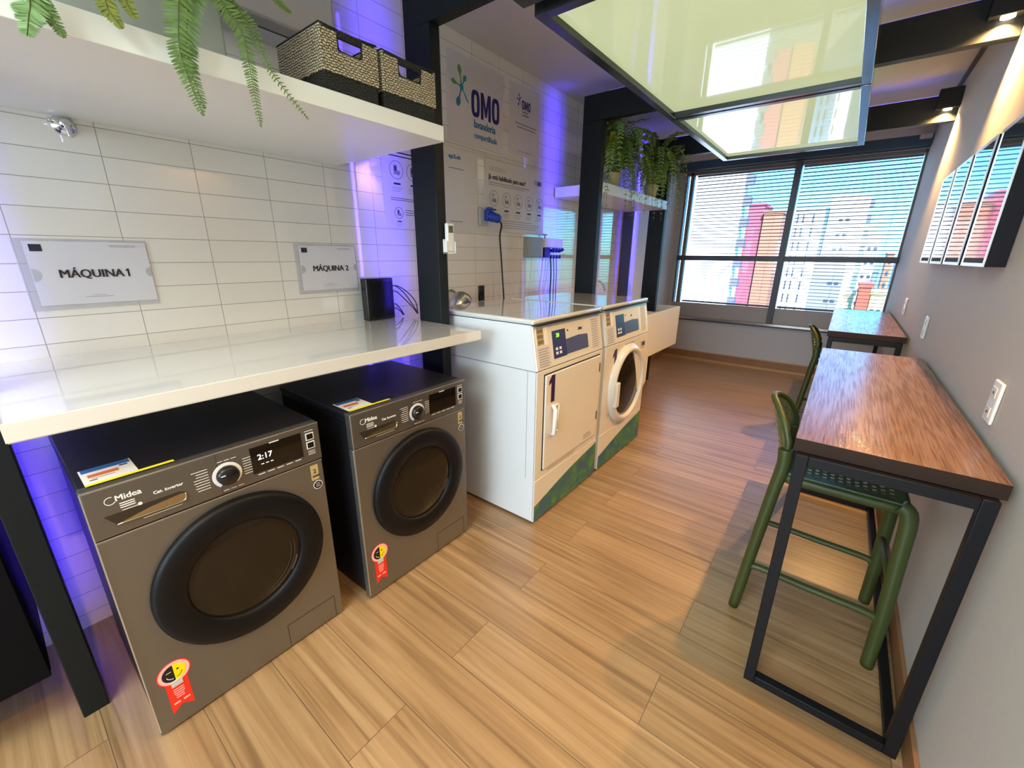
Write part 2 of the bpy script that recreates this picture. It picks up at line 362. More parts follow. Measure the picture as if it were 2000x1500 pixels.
def bobj(name, b, mt, parent=None, bev=0.0):
    bm = BM(); box(bm, *b, bev=bev); return obj(name, bm, mt, parent)
def struct(name, bm, mt): 
    o = obj(name, bm, mt); o['kind'] = 'structure'; return o
def copy_tree(o, parent=None):
    c = o.copy(); col.objects.link(c); c.parent = parent
    for ch in list(o.children): copy_tree(ch, c)
    return c
def clone(root, loc, label=None):
    c = copy_tree(root); c.location = loc
    if label: c['label'] = label
    return c
def text_bm(bm, s, org, u, v, size, ext=.0006, mi=0, align='LEFT', bold=0.0, sx=1.0, shear=0.0):
    if bold > 0:
        nb = max(1, int(round(bold/(size*.012))))
        for k in range(-nb, nb+1):
            text_bm(bm, s, Vector(org)+Vector(u)*(bold*k/nb), u, v, size, ext+.00004*(k+nb), mi, align, 0.0, sx, shear)
        return
    cu = bpy.data.curves.new('t', 'FONT'); cu.body = s; cu.size = size; cu.extrude = ext; cu.align_x = align; cu.offset = bold; cu.shear = shear; cu.resolution_u = 3
    to = bpy.data.objects.new('t', cu); col.objects.link(to)
    dg = bpy.context.evaluated_depsgraph_get(); dg.update()
    me = to.evaluated_get(dg).to_mesh(); u = Vector(u); v = Vector(v); n = u.cross(v); org = Vector(org)
    vs = [bm.verts.new(org+u*(p.co.x*sx)+v*p.co.y+n*(p.co.z+ext)) for p in me.vertices]
    for p in me.polygons:
        try: f = bm.faces.new([vs[i] for i in p.vertices]); f.material_index = mi
        except ValueError: pass
    to.to_mesh_clear(); bpy.data.objects.remove(to); bpy.data.curves.remove(cu)
YV, ZV, XV = (0, 1, 0), (0, 0, 1), (1, 0, 0)
def rect(bm, x, y0, y1, z0, z1, t=.0006, mi=0): box(bm, x, x+t, y0, y1, z0, z1, mi=mi)
def ring_arc(bm, c, r0, r1, a0, a1, x0, x1, n=24, mi=0):
    """annulus sector in the YZ plane, thickness x0..x1"""
    full = abs(a1-a0) >= 2*math.pi-1e-6; V = []
    for k in range(n+1):
        a = a0+(a1-a0)*k/n
        V.append([bm.verts.new((x, c[0]+r*math.cos(a), c[1]+r*math.sin(a))) for x in (x0, x1) for r in (r0, r1)])
    for k in range(n):
        A, B = V[k], V[k+1]
        for i, j in ((0, 1), (1, 3), (3, 2), (2, 0)):
            f = bm.faces.new([A[i], A[j], B[j], B[i]]); f.material_index = mi
def disc(bm, c, r, x0, x1, n=24, mi=0, a0=0, a1=2*math.pi):
    pts = [(x0, c[0]+r*math.cos(a0+(a1-a0)*k/n), c[1]+r*math.sin(a0+(a1-a0)*k/n)) for k in range(n if a1-a0 > 6.28 else n+1)]
    poly(bm, pts, (x1-x0, 0, 0), mi)

def one(bm, x, y0, z0, h, w, st, mi=0):
    poly(bm, [(x, y0+w-st, z0), (x, y0+w, z0), (x, y0+w, z0+h), (x, y0+w-st*.9, z0+h), (x, y0, z0+h*.80), (x, y0, z0+h*.66), (x, y0+w-st, z0+h*.74)], (.0006, 0, 0), mi)
def omo(bm, x, y0, z0, h, mi=0):
    w = h*.52; st = h*.17; g = h*.07
    def oval(yc):
        n = 28; V = []
        for k in range(n):
            a = 2*math.pi*k/n; ca, sa = math.cos(a), math.sin(a); f = lambda q: math.copysign(abs(q)**.62, q)
            V.append([bm.verts.new((xx, yc+f(ca)*(w/2-d), z0+h/2+f(sa)*(h/2-d))) for xx in (x, x+.0006) for d in (0, st)])
        for k in range(n):
            A, B = V[k], V[(k+1) % n]
            for i, j in ((0, 1), (1, 3), (3, 2), (2, 0)):
                f_ = bm.faces.new([A[i], A[j], B[j], B[i]]); f_.material_index = mi
    oval(y0+w/2); m0 = y0+w+g; mw = h*.66
    pp = [(0, 0), (0, h), (st*1.1, h), (mw/2, h*.45), (mw-st*1.1, h), (mw, h), (mw, 0), (mw-st, 0), (mw-st, h*.58), (mw/2+st*.35, h*.12), (mw/2-st*.35, h*.12), (st, h*.58), (st, 0)]
    poly(bm, [(x, m0+a, z0+b) for a, b in pp], (.0006, 0, 0), mi)
    oval(m0+mw+g+w/2)

# ---------------------------------------------------------------- room shell
WL, WR, YF, YB, CZ = -2.073, .412, 6.14, -3.2, 2.65
bm = BM(); box(bm, WL-.2, WR+.2, YB-.1, YF+.2, -.15, 0); struct('floor', bm, floor_m)
bm = BM(); box(bm, WL-.2, WR+.2, YB-.1, YF+.2, CZ, CZ+.15); struct('ceiling', bm, ceil_paint)
bm = BM(); box(bm, WL-.15, WL, YB-.1, YF+.1, 0, CZ); struct('wall_left', bm, tiles)
bm = BM(); box(bm, WR, WR+.15, YB-.1, YF+.1, 0, CZ); struct('wall_right', bm, wall_grey)
bm = BM(); box(bm, WL, WR, YB-.1, YB, 0, CZ); struct('wall_back', bm, wall_pale)
# far wall: below and above the window
bm = BM(); box(bm, WL, WR, YF, YF+.16, 0, .56); box(bm, WL, WR, YF, YF+.16, 2.44, CZ); box(bm, WL, -1.89, YF, YF+.16, .56, 2.44); struct('wall_far', bm, wall_lower)
# plaster facing beyond the tiles on the left wall
bm = BM(); box(bm, WL+.001, -1.95, 4.67, YF-.001, .001, 1.905); box(bm, WL+.001, -1.95, 4.67, YF-.001, 1.905, CZ-.001); struct('trim_1', bm, wall_pale)
bm = BM(); box(bm, WL+.001, WL+.012, 3.80, 4.669, 1.95, CZ-.001); struct('trim_2', bm, wall_pale)
bm = BM(); box(bm, WL+.001, -1.949, 4.655, 4.669, .001, 1.9); struct('trim_3', bm, mat('shaded_plaster_end', (.06, .07, .13), .5))  # end face of the plaster, its shade painted as a dark strip
# header / blind pelmet above the window
bm = BM(); box(bm, -1.948, WR-.001, 6.0, YF-.001, 2.45, 2.545); struct('trim_4', bm, header_m)
bm = BM(); box(bm, -1.948, WR-.001, 6.0, YF-.001, 2.546, CZ-.001); struct('trim_5', bm, ceil_paint)
bm = BM(); box(bm, WL, WR-.013, YF-.014, YF-.001, .001, .115); box(bm, -1.948, WR-.013, YF-.020, YF-.001, .115, .125, mi=1); box(bm, -1.948, WR-.013, YF-.045, YF-.014, .001, .03, mi=1)
struct('baseboard_far', bm, [skirt_m, skirt_t])
bm = BM(); box(bm, WR-.012, WR-.001, YB, YF-.05, .001, .09); struct('baseboard_right', bm, skirt_m)
bm = BM(); box(bm, -1.949, -1.937, 4.68, YF-.05, .001, .115); struct('baseboard_left', bm, skirt_m)
# dark shadow gap between ceiling and right wall
bm = BM(); box(bm, WR-.02, WR-.001, 1.6, 5.99, CZ-.03, CZ-.001); struct('trim_6', bm, mat('ceiling_gap', (.05, .045, .05), .6))

# ---------------------------------------------------------------- window
def window():
    r = bpy.data.objects.new('window_1', None); col.objects.link(r); r['kind'] = 'structure'; r.location = (0, YF, 0); ORG[r.name] = Vector((0, YF, 0))
    y0, y1 = YF-.01, YF+.06
    bm = BM()
    box(bm, -1.89, -1.868, y0, y1, .785, 2.44, .003); box(bm, -1.835, -1.79, y0, y1, .785, 2.44, .003)
    box(bm, .395, .411, y0, y1, .785, 2.44, .002)
    box(bm, -1.89, .41, y0, y1, 2.405, 2.44, .003)
    obj('window_frame', bm, frame_lt, r)
    bm = BM(); box(bm, -.685, -.62, y0-.03, y1, .60, 2.44, .004); obj('mullion', bm, frame_m, r)
    bm = BM(); box(bm, -1.89, .41, y0-.02, y1, 1.352, 1.415, .004); obj('transom', bm, frame_m, r)
    bm = BM(); box(bm, -1.89, .41, y0+.01, y1, .60, .785); obj('lower_panel', bm, sill_m, r)
    bm = BM(); box(bm, -1.948, .411, y0-.04, y1, .568, .60, .004); obj('window_sill', bm, mat('polished_sill', (.40, .38, .35), .12, metal=.5), r)
    bm = BM(); box(bm, -1.948, .411, y0-.012, y0+.01, .548, .568); obj('sill_shadow_strip', bm, frame_m, r)
    bm = BM(); box(bm, -1.89, .41, YF+.125, YF+.130, .79, 2.43); obj('window_pane', bm, win_glass, r)
window()
def blind(x0, x1, label):
    t = thing('venetian_blind', ((x0+x1)/2, YF+.09, .79), label, 'blind')
    bm = BM(); z = .835; th = math.radians(9); hw = .0220
    while z < 2.39:
        c, s_ = math.cos(th)*hw, math.sin(th)*hw; yc = YF+.092
        prof = [(-1, 0), (-.5, .0022), (0, .003), (.5, .0022), (1, 0)]
        top = [[bm.verts.new((x, yc+c*p+0*q, z-s_*p+q)) for p, q in prof] for x in (x0, x1)]
        bot = [[bm.verts.new((x, yc+c*p, z-s_*p+q-.0012)) for p, q in prof] for x in (x0, x1)]
        for k in range(4):
            bm.faces.new([top[0][k], top[0][k+1], top[1][k+1], top[1][k]]); bm.faces.new([bot[0][k], bot[1][k], bot[1][k+1], bot[0][k+1]])
        z += .0405
    obj('slats', bm, blind_m, t)
    bm = BM(); box(bm, x0, x1, YF+.07, YF+.115, 2.392, 2.425, .003); obj('head_rail', bm, blind_m, t)
    bm = BM(); box(bm, x0, x1, YF+.07, YF+.115, .79, .812, .004); obj('bottom_rail', bm, blind_m, t)
    bm = BM(); n = 3 if x1-x0 > 1 else 2
    for k in range(n):
        xx = x0+(x1-x0)*(k+.5)/n if n == 2 else x0+(x1-x0)*(.12+.38*k)
        tube(bm, [(xx, YF+.066, .8), (xx, YF+.066, 2.4)], .0012, 5)
    obj('ladder_cord', bm, frame_lt, t)
blind(-1.775, -.69, 'grey venetian blind with open slats left of the thick mullion')
blind(-.612, .395, 'grey venetian blind with open slats right of the mullion, by the grey wall')

# ---------------------------------------------------------------- black portal frames with LED strips and spot lamps
PY = [-.06, 1.508, 3.18, 4.70]
plab = ['black steel portal frame with its foot beside the leftmost dark grey washer',
        'black steel portal frame holding the white remote, between worktop and dryer',
        'black steel portal frame with its post behind the two white laundry machines',
        'black steel portal frame nearest the window, its post under the trailing fern']
for i, y in enumerate(PY):
    t = thing('portal_frame', (-1.70, y, 0), plab[i], 'frame', None)
    y0, y1 = y-.03, y+.03
    bm = BM(); box(bm, -1.79, -1.62, y0, y1, 0, 2.36, .003)
    obj('post', bm, post_black, t)
    bm = BM(); box(bm, -1.79, WR-.002, y0, y1, 2.36, 2.535, .003); obj('beam', bm, post_black, t)
    bm = BM(); box(bm, -1.797, -1.79, y-.01, y+.01, .1, 2.3); obj('led_strip', bm, led_m, t)
    bm = BM(); box(bm, -1.6, .3, y-.01, y+.01, 2.535, 2.542); obj('led_strip', bm, led_m, t)
    area('led_light', (-1.80, y, .55), (-1, 0, 0), .02, .85, .95, LEDC, math.radians(95)).rotation_euler = (math.radians(90), 0, math.radians(90))
    area('led_light', (-1.80, y, 1.85), (-1, 0, 0), .02, 1.5, 2.7, LEDC, math.radians(85)).rotation_euler = (math.radians(90), 0, math.radians(90))
    area('led_light', (-.65, y, 2.545), (0, 0, 1), 1.9, .02, .35, LEDC).rotation_euler = (math.radians(180), 0, 0)

slab = ['black spotlight above the near end of the nearest bar table', 'black spotlight with bright disc at the wall end of the second beam',
        'black spotlight box at the wall end of the beam nearest the window', 'black spotlight box on the beam behind the camera']
def spot(y, label):
    t = thing('spotlight', (.34, y, 2.36), label, 'spotlight', 'spotlights on the beam ends')
    bm = BM(); box(bm, .285, WR-.003, y-.085, y-.031, 2.437, 2.565, .003); obj('lamp_housing', bm, post_black, t)
    bm = BM(); lathe(bm, [(.024, 0), (.024, -.006), (0, -.008)], (.350, y-.058, 2.436), (0, 0, 1), 20); obj('lamp_lens', bm, lamp_m, t)
    l = bpy.data.lights.new('spot_light', 'SPOT'); l.energy = 90 if y < 3 else 150; l.color = (1, .54, .18); l.spot_size = math.radians(140); l.spot_blend = .7; l.shadow_soft_size = .022
    o = bpy.data.objects.new('spot_light', l); col.objects.link(o); o.location = (.350, y-.058, 2.420)
    o.rotation_euler = Vector((-.10, 0, -1)).to_track_quat('-Z', 'Y').to_euler()
for y, lb in zip(PY[1:]+[PY[0]], slab): spot(y, lb)

# ---------------------------------------------------------------- hanging glass light panels
def light_panel(y0, y1, label):
    x0, x1, z0, z1 = -1.15, -.085, 2.29, 2.355
    t = thing('ceiling_light_panel', ((x0+x1)/2, (y0+y1)/2, z0), label, 'light panel', 'glass light panels hung below the beams')
    bm = BM(); fw = .045
    box(bm, x0, x0+fw, y0, y1, z0, z1, .002); box(bm, x0+fw, x1-fw, y0, y0+fw, z0, z1, .002); box(bm, x0+fw, x1-fw, y1-fw, y1, z0, z1, .002)
    obj('panel_frame', bm, panel_frame, t)
    bm = BM(); box(bm, x1-fw, x1, y0, y1, z0, z1, .002); obj('side_rail', bm, panel_frame_lt, t)
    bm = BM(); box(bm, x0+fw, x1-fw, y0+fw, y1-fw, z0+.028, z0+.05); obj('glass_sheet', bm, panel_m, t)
light_panel(1.60, 3.20, 'large milky green glass light panel in the middle of the ceiling')
light_panel(3.225, 4.80, 'milky glass light panel nearest the window, mirroring the roofs outside')
light_panel(-.02, 1.53, 'glass light panel of which only a dark frame corner shows at the top edge')

# ---------------------------------------------------------------- counter and shelves
t = thing('worktop', (-1.7, .7, 1.01), 'glossy white worktop over the two dark washing machines', 'worktop')
bm = BM()
x0, x1, y0, y1, z0, z1 = WL+.001, -1.328, -.03, 1.451, 1.010, 1.057
# notched round the posts
pts = [(x0, y0), (-1.791, y0), (-1.791, .0-.029), (x1, -.029), (x1, y1), (-1.619, y1), (x0, y1)]
pts = [(x0, -.0295), (x1, -.0295), (x1, 1.462), (-1.61, 1.476), (x0, 1.476)]
poly(bm, [(p[0], p[1], z0) for p in pts], (0, 0, z1-z0))
bmesh.ops.bevel(bm, geom=[e for e in bm.edges if all(abs(v.co.x-x1) < 1e-4 or True for v in e.verts) and e.calc_length() > .1 and any(abs(v.co.x-x1) < 1e-4 for v in e.verts)], offset=.003, segments=2, affect='EDGES')
obj('slab', bm, white_gloss, t)
t = thing('wall_shelf', (-1.7, .6, 1.812), 'thick white wall shelf carrying the two rope baskets', 'shelf')
bm = BM(); box(bm, WL+.001, -1.307, -.35, 1.245, 1.812, 1.866, .002); obj('shelf_board', bm, white_plain, t)
t = thing('wall_shelf', (-1.8, 3.9, 1.865), 'short white wall shelf under the bushy ferns near the window', 'shelf')
bm = BM(); box(bm, WL+.013, -1.60, 3.215, 4.66, 1.865, 1.945, .002); obj('shelf_board', bm, white_plain, t)

# ---------------------------------------------------------------- dark grey washing machines
def washer(yL, xf, digits, label):
    W, T = .595, .845; x = xf; back = xf-.56
    t = thing('washing_machine', (xf-.28, yL+W/2, 0), label, 'washing machine', None)
    y = lambda v: yL+v
    bm = BM(); box(bm, back, x-.035, y(.004), y(W-.004), .02, T-.03, .008)
    for yy in (.05, W-.05):
        for xx in (back+.06, x-.09): lathe(bm, [(.022, 0), (.022, .022)], (xx, y(yy), 0), (0, 0, 1), 14)
    obj('body', bm, machine_black, t)
    bm = BM(); box(bm, back, x-.03, y(0), y(W), T-.029, T, .006); obj('top_panel', bm, machine_black, t)
    # front plate
    bm = BM(); box(bm, x-.034, x-.006, y(.001), y(W-.001), .008, .698, .004); 
    f = obj('front_panel', bm, machine_grey, t)
    bm = BM(); rect(bm, x-.0062, y(.385), y(.565), .106, .1075, .001); rect(bm, x-.0062, y(.385), y(.3865), .012, .1065, .001); rect(bm, x-.0062, y(.5635), y(.565), .012, .1065, .001)
    obj('filter_hatch', bm, machine_black, f)
    bm = BM(); box(bm, x-.034, x, y(0), y(W), .7035, T-.002, .005); c = obj('control_panel', bm, machine_panel, t)
    bm = BM(); rect(bm, x-.0005, y(.002), y(W-.002), .8415, .8432, .001); rect(bm, x-.006, y(.002), y(W-.002), .6975, .7000, .0012); rect(bm, x-.001, y(.0003), y(.003), .03, .842, .0012)
    obj('bright_trim', bm, silver, t)
    # drawer handle recess
    bm = BM(); n = 14
    poly(bm, [(x+.0008, y(.03), .764), (x+.0008, y(.185), .764), (x+.0008, y(.198), .757), (x+.0008, y(.199), .742), (x+.0008, y(.190), .733), (x+.0008, y(.05), .733)], (.0006, 0, 0), 0)
    h = obj('drawer_handle', bm, mat('handle_recess', (.06, .05, .04), .3, metal=.6), t)
    bm = BM()
    P1 = [(.045, .734), (.185, .734), (.196, .741), (.198, .755), (.188, .758), (.12, .751), (.08, .742)]
    poly(bm, [(x+.0016, y(a), b) for a, b in P1], (.0012, 0, 0)); tube(bm, smooth_path([(x+.003, y(.05), .7345), (x+.0045, y(.12), .7345), (x+.0045, y(.186), .7345), (x+.004, y(.1965), .743), (x+.003, y(.198), .756)], 4), .0022, 6)
    obj('handle_grip', bm, mat('satin_gold_metal', (.55, .50, .36), .18, metal=1), h)
    bm = BM(); rect(bm, x, y(.283), y(.2838), .705, .842, .0005, 0); obj('drawer_seam', bm, machine_black, t)
    # dial
    yc, zc = y(.304), .765
    bm = BM(); ring_arc(bm, (yc, zc), .030, .039, math.radians(-55), math.radians(235), x, x+.002, 40); obj('dial_ring', bm, label_white, t)
    bm = BM(); lathe(bm, [(.030, 0), (.029, .014), (.024, .02), (0, .02)], (x, yc, zc), (1, 0, 0), 32, 0); rect(bm, x+.0205, yc-.022, yc-.010, zc+.006, zc+.009, .001, 1); obj('dial_knob', bm, [black_plastic, label_white], t)
    bm = BM(); random.seed(3)
    for k in range(8):
        zz = .742+k*.0085; L_ = .028+.012*random.random()
        rect(bm, x, yc-.047-L_, yc-.046, zz, zz+.0016, .0006)
        if k < 7: rect(bm, x, yc+.045, yc+.045+.5*L_+.01, zz+.004, zz+.0055, .0006)
    for k in range(3): rect(bm, x, yc-.02+k*.018, yc-.006+k*.018, .811, .8125, .0006); rect(bm, x, yc-.018+k*.02, yc-.003+k*.02, .716, .7175, .0006)
    obj('dial_markings', bm, label_white, t)
    # display
    bm = BM(); rect(bm, x, y(.372), y(.530), .735, .823, .002); obj('display', bm, dark_glass, t)
    bm = BM()
    for k in range(5): rect(bm, x, y(.385+k*.029), y(.405+k*.029), .7265, .7290, .0006)
    rect(bm, x+.002, y(.43), y(.46), .821, .8245, .0006)
    if digits: text_bm(bm, '2:17', (x+.0022, y(.390), .778), YV, ZV, .026, mi=1); [rect(bm, x+.0022, y(.398+k*.014), y(.406+k*.014), .760, .762, .0006, 1) for k in range(3)]
    obj('display_icons', bm, [label_white, lcd_white], t)
    for zz in (.800, .768):
        bm = BM(); rect(bm, x, y(.545), y(.573), zz-.013, zz+.013, .0012, 0); rect(bm, x+.0012, y(.5485), y(.5695), zz-.0095, zz+.0095, .0012, 1); obj('push_button', bm, [label_white, black_plastic], t)
    bm = BM()
    for k in range(3): rect(bm, x, y(.548), y(.572), .745-k*.006, .7465-k*.006, .0006)
    rect(bm, x, y(.543), y(.573), .820, .8218, .0006)
    obj('key_captions', bm, label_white, t); bm = BM()
    # brand text
    text_bm(bm, 'Midea', (x, y(.058), .797), YV, ZV, .022, bold=.0005)
    ring_arc(bm, (y(.049), .802), .0095, .011, math.radians(60), math.radians(330), x, x+.0008, 16)
    for k in range(3): rect(bm, x, y(.064), y(.094), .786-k*.006, .7885-k*.006, .0006)
    rect(bm, x, y(.066), y(.098), .7665, .768, .0006); disc(bm, (y(.102), .769), .0045, x, x+.0008, 12)
    obj('brand_logo', bm, label_white, t); bm = BM()
    text_bm(bm, 'Cat. Inverter', (x, y(.132), .781), YV, ZV, .0125, bold=.0003); rect(bm, x, y(.10), y(.185), .724, .7252, .0006)
    obj('drawer_lettering', bm, label_white, t)
    # porthole door
    yc, zc, R = y(.308), .432, .247
    bm = BM(); lathe(bm, [(R, 0), (R, .010), (R*.985, .019), (R*.95, .024), (R*.85, .027), (R*.74, .026), (R*.68, .021), (R*.655, .012), (R*.655, .004)], (x-.006, yc, zc), (1, 0, 0), 72)
    d = obj('door', bm, mat('door_ring_black', (.004, .004, .005), .45, spec=.25), t)
    bm = BM(); lathe(bm, [(R*.66, .010), (R*.60, .013), (R*.45, .017), (R*.2, .020), (0, .021)], (x-.006, yc, zc), (1, 0, 0), 64); obj('door_glass', bm, smoke_glass, d)
    bm = BM()
    for rr in (.52, .57): ring_arc(bm, (yc, zc), R*rr, R*(rr+.006), math.radians(-70), math.radians(10), x+.0105, x+.0115, 20)
    ring_arc(bm, (yc, zc), R*.60, R*.63, math.radians(-38), math.radians(-18), x+.008, x+.009, 8, 0)
    obj('inner_rim', bm, mat('inner_rim_grey', (.10, .10, .09), .25, metal=.5), d)
    # stickers
    bm = BM(); rect(bm, x-.006, y(.548), y(.575), .628, .686, .0008, 0); text_bm(bm, '2', (x-.0051, y(.556), .655), YV, ZV, .022, mi=1); text_bm(bm, 'ANOS', (x-.0051, y(.552), .640), YV, ZV, .009, mi=1, bold=.0003); obj('warranty_label', bm, [gold_label, ink], t)
    bm = BM(); disc(bm, (y(.567), .606), .0165, x-.006, x-.0052, 28, 1); disc(bm, (y(.567), .606), .014, x-.0052, x-.0047, 28, 0)
    for k in range(3): rect(bm, x-.0046, y(.559), y(.575), .600+k*.006, .6012+k*.006, .0005, 1)
    obj('round_label', bm, [black_plastic, label_white], t)
    # energy seal: half dark, half yellow round head over a red ribbon
    xs = x-.006; yc2, zc2 = y(.067), .202; bm = BM()
    disc(bm, (yc2, zc2), .041, xs, xs+.0006, 32, 0); disc(bm, (yc2, zc2), .038, xs+.0006, xs+.0010, 32, 1)
    poly(bm, [(xs, y(.040), .180), (xs, y(.040), .058), (xs, y(.066), .078), (xs, y(.094), .058), (xs, y(.094), .180)], (.0005, 0, 0), 0)
    disc(bm, (yc2, zc2), .029, xs+.0010, xs+.0014, 24, 2, math.pi/2, math.pi*1.5); disc(bm, (yc2, zc2), .029, xs+.0010, xs+.0014, 24, 3, -math.pi/2, math.pi/2)
    rect(bm, xs+.0015, y(.053), y(.081), .152, .174, .0005, 4)
    for k in range(3): rect(bm, xs+.0021, y(.053), y(.081), .156+k*.006, .157+k*.006, .0003, 2)
    disc(bm, (yc2+.010, zc2+.008), .003, xs+.0015, xs+.0019, 12, 2)
    ring_arc(bm, (yc2-.002, zc2-.002), .016, .018, math.radians(190), math.radians(262), xs+.0015, xs+.0018, 10, 4)
    ring_arc(bm, (yc2+.002, zc2-.002), .016, .0175, math.radians(275), math.radians(350), xs+.0015, xs+.0018, 10, 2)
    rect(bm, xs+.0015, yc2-.018, yc2-.006, zc2+.008, zc2+.0095, .0003, 4)
    for k, w_ in enumerate((.026, .026, .026, .02, .02)): rect(bm, xs+.0006, y(.067)-w_/2, y(.067)+w_/2, .139-k*.008, .142-k*.008, .0003, 1)
    for yy in (.047, .071): rect(bm, xs+.0006, y(yy), y(yy+.016), .088, .094, .0003, 1)
    obj('energy_seal', bm, [sticker_red, sticker_pink, sticker_dark, sticker_yellow, label_white], t)
    # energy label lying on the top
    zt = T+.0008; bm = BM()
    def flat(xa, xb, ya, yb, z, mi): box(bm, xa, xb, y(ya), y(yb), z, z+.0006, mi=mi)
    flat(x-.145, x-.030, .018, .122, zt, 0); flat(x-.143, x-.118, .022, .119, zt+.0007, 1); flat(x-.098, x-.078, .030, .090, zt+.0007, 2); flat(x-.113, x-.106, .095, .112, zt+.0007, 4)
    flat(x-.060, x-.056, .030, .045, zt+.0007, 4); flat(x-.070, x-.067, .035, .08, zt+.0007, 5); flat(x-.036, x-.024, .018, .196, zt+.0014, 3)
    obj('energy_label', bm, [label_white, label_blue, label_orange, label_yellow, ink, ink_grey], t)
    return t
washer(.044, -1.352, True, 'dark grey front-loading washing machine showing 2:17, nearest the left edge')
washer(.739, -1.318, False, 'dark grey front-loading washing machine with blank display, beside the white dryer')

def splash_small(bm, x, yc, zc):
    for a in (100, 170, 40, 240):
        a = math.radians(a); disc(bm, (yc+.010*math.cos(a), zc+.014*math.sin(a)), .004, x, x+.0006, 8, 0)
# ---------------------------------------------------------------- white commercial machines
def commercial(yL, yR, kind, label, cat):
    xf, xt, back, T = -1.085, -1.118, -1.83, 1.112
    name = 'tumble_dryer' if kind == 'dryer' else 'commercial_washer'
    t = thing(name, ((xf+back)/2, (yL+yR)/2, 0), label, cat); W = yR-yL; y = lambda v: yL+v
    bm = BM()   # body: side profile with the sloped control face
    prof = [(back, .012), (xf, .012), (xf, .862), (xt-.005, 1.083), (back, 1.083)]
    poly(bm, [(p[0], y(.002), p[1]) for p in prof], (0, W-.004, 0))
    bmesh.ops.bevel(bm, geom=[e for e in bm.edges], offset=.006, segments=2, affect='EDGES')
    obj('cabinet', bm, enamel_side, t)
    bm = BM(); box(bm, back-.005, xt+.008, y(0), y(W), 1.086, T, .010, seg=3); obj('top_panel', bm, white_gloss, t)
    bm = BM(); box(bm, back+.02, xf-.01, y(.01), y(W-.01), 1.0815, 1.087); obj('seam', bm, black_plastic, t)
    bm = BM(); box(bm, back-.001, xf+.0012, y(.0005), y(W-.0005), .860, .8635); box(bm, xf-.055, xf-.0535, y(.0008), y(.01), .27, .86); obj('panel_seam', bm, ink_grey, t)
    # front faces
    bm = BM(); box(bm, xf-.004, xf+.003, y(.003), y(W-.003), .016, .262, .002); k_ = obj('kick_panel', bm, enamel, t)
    bm = BM(); box(bm, xf-.004, xf+.003, y(.003), y(W-.003), .266, .858, .002); obj('front_panel', bm, enamel, t)
    # decal sweeping up to the right
    bm = BM(); n = 14; pts = [(xf+.0032, y(.006), .018), (xf+.0032, y(W-.006), .018), (xf+.0032, y(W-.006), .240)]
    for k in range(n+1):
        s = 1-k/n; pts.append((xf+.0032, y(.006+(W-.012)*s), .110+.125*s**1.15+.02*math.sin(s*3.1)))
    pts.pop(3); poly(bm, pts, (.0005, 0, 0)); obj('decal', bm, swoosh_m, k_)
    # sloped control face local frame
    dz = 1.083-.862; dx = (xt-.005)-xf; L_ = math.hypot(dx, dz); vz = Vector((dx/L_, 0, dz/L_)); nn = Vector((vz.z, 0, -vz.x))
    o0 = Vector((xf, yL, .862))
    def P(a, b, h=0.0): return o0+Vector((0, a, 0))+vz*b+nn*h
    def plate(bm, a0, a1, b0, b1, h0, h1, mi=0):
        poly(bm, [P(a0, b0, h0), P(a1, b0, h0), P(a1, b1, h0), P(a0, b1, h0)], nn*(h1-h0), mi)
    S = W/.70
    bm = BM(); plate(bm, .008, W-.008, .003, L_-.003, 0, .003); cpn = obj('control_fascia', bm, enamel, t)
    bm = BM(); plate(bm, .022*S, .120*S, .118, .212, .0031, .0045, 0)       # coin recess
    plate(bm, .026*S, .085*S, .122, .208, .0046, .0050, 1)
    for k in range(3): plate(bm, .032*S, .078*S, .130+k*.026, .148+k*.026, .0051, .0056, 2)
    obj('coin_slot', bm, [white_plastic, gold_label, mat('brown_slot_print', (.20, .15, .10), .5)], t)
    bm = BM(); plate(bm, .022*S, .130*S, .010, .112, .0031, .0040, 0)
    for k in range(8): plate(bm, .032*S, .108*S+.01*(k % 2), .016+k*.012, .0195+k*.012, .0041, .0045, 1)
    obj('instruction_label', bm, [board_white, ink_grey], t)
    bm = BM(); plate(bm, .150*S, .535*S, .030, .200, .0031, .0040, 0)
    plate(bm, .158*S, .285*S, .036, .178, .0041, .0050, 1)
    poly(bm, [P(.287*S, .040, .0041), P(.520*S, .040, .0041), P(.520*S, .118, .0041), P(.42*S, .126, .0041), P(.287*S, .120, .0041)], nn*.0008, 2)
    for i in range(2):
        for j in range(2): plate(bm, .180*S+.035*i, .200*S+.035*i, .055+j*.022, .069+j*.022, .0051, .0062, 3)
    plate(bm, .305*S, .314*S, .160, .168, .0041, .0060, 4)
    obj('control_display', bm, [cream_plastic, panel_blue, panel_blue2, label_white, black_plastic], t)
    if kind == 'dryer':
        bm = BM(); text_bm(bm, '30', P(.192*S, .142, .0052), YV, vz, .03, bold=.001); obj('digits', bm, lcd_green, t)
    bm = BM(); text_bm(bm, 'OMO', P(.42*S, .150, .0042), YV, vz, .022, bold=.0008, sx=.8) if kind == 'dryer' else disc(bm, (y(.40*S), 1.015), .006, xt+.012, xt+.015); obj('control_logo', bm, omo_blue, t)
    bm = BM(); plate(bm, .565*S, .660*S, .020, .210, .0031, .0038, 0)
    for k in range(13): plate(bm, .575*S, (.64+.01*(k % 2))*S, .030+k*.013, .033+k*.013, .0039, .0043, 1)
    obj('side_label', bm, [board_white, ink_grey], t)
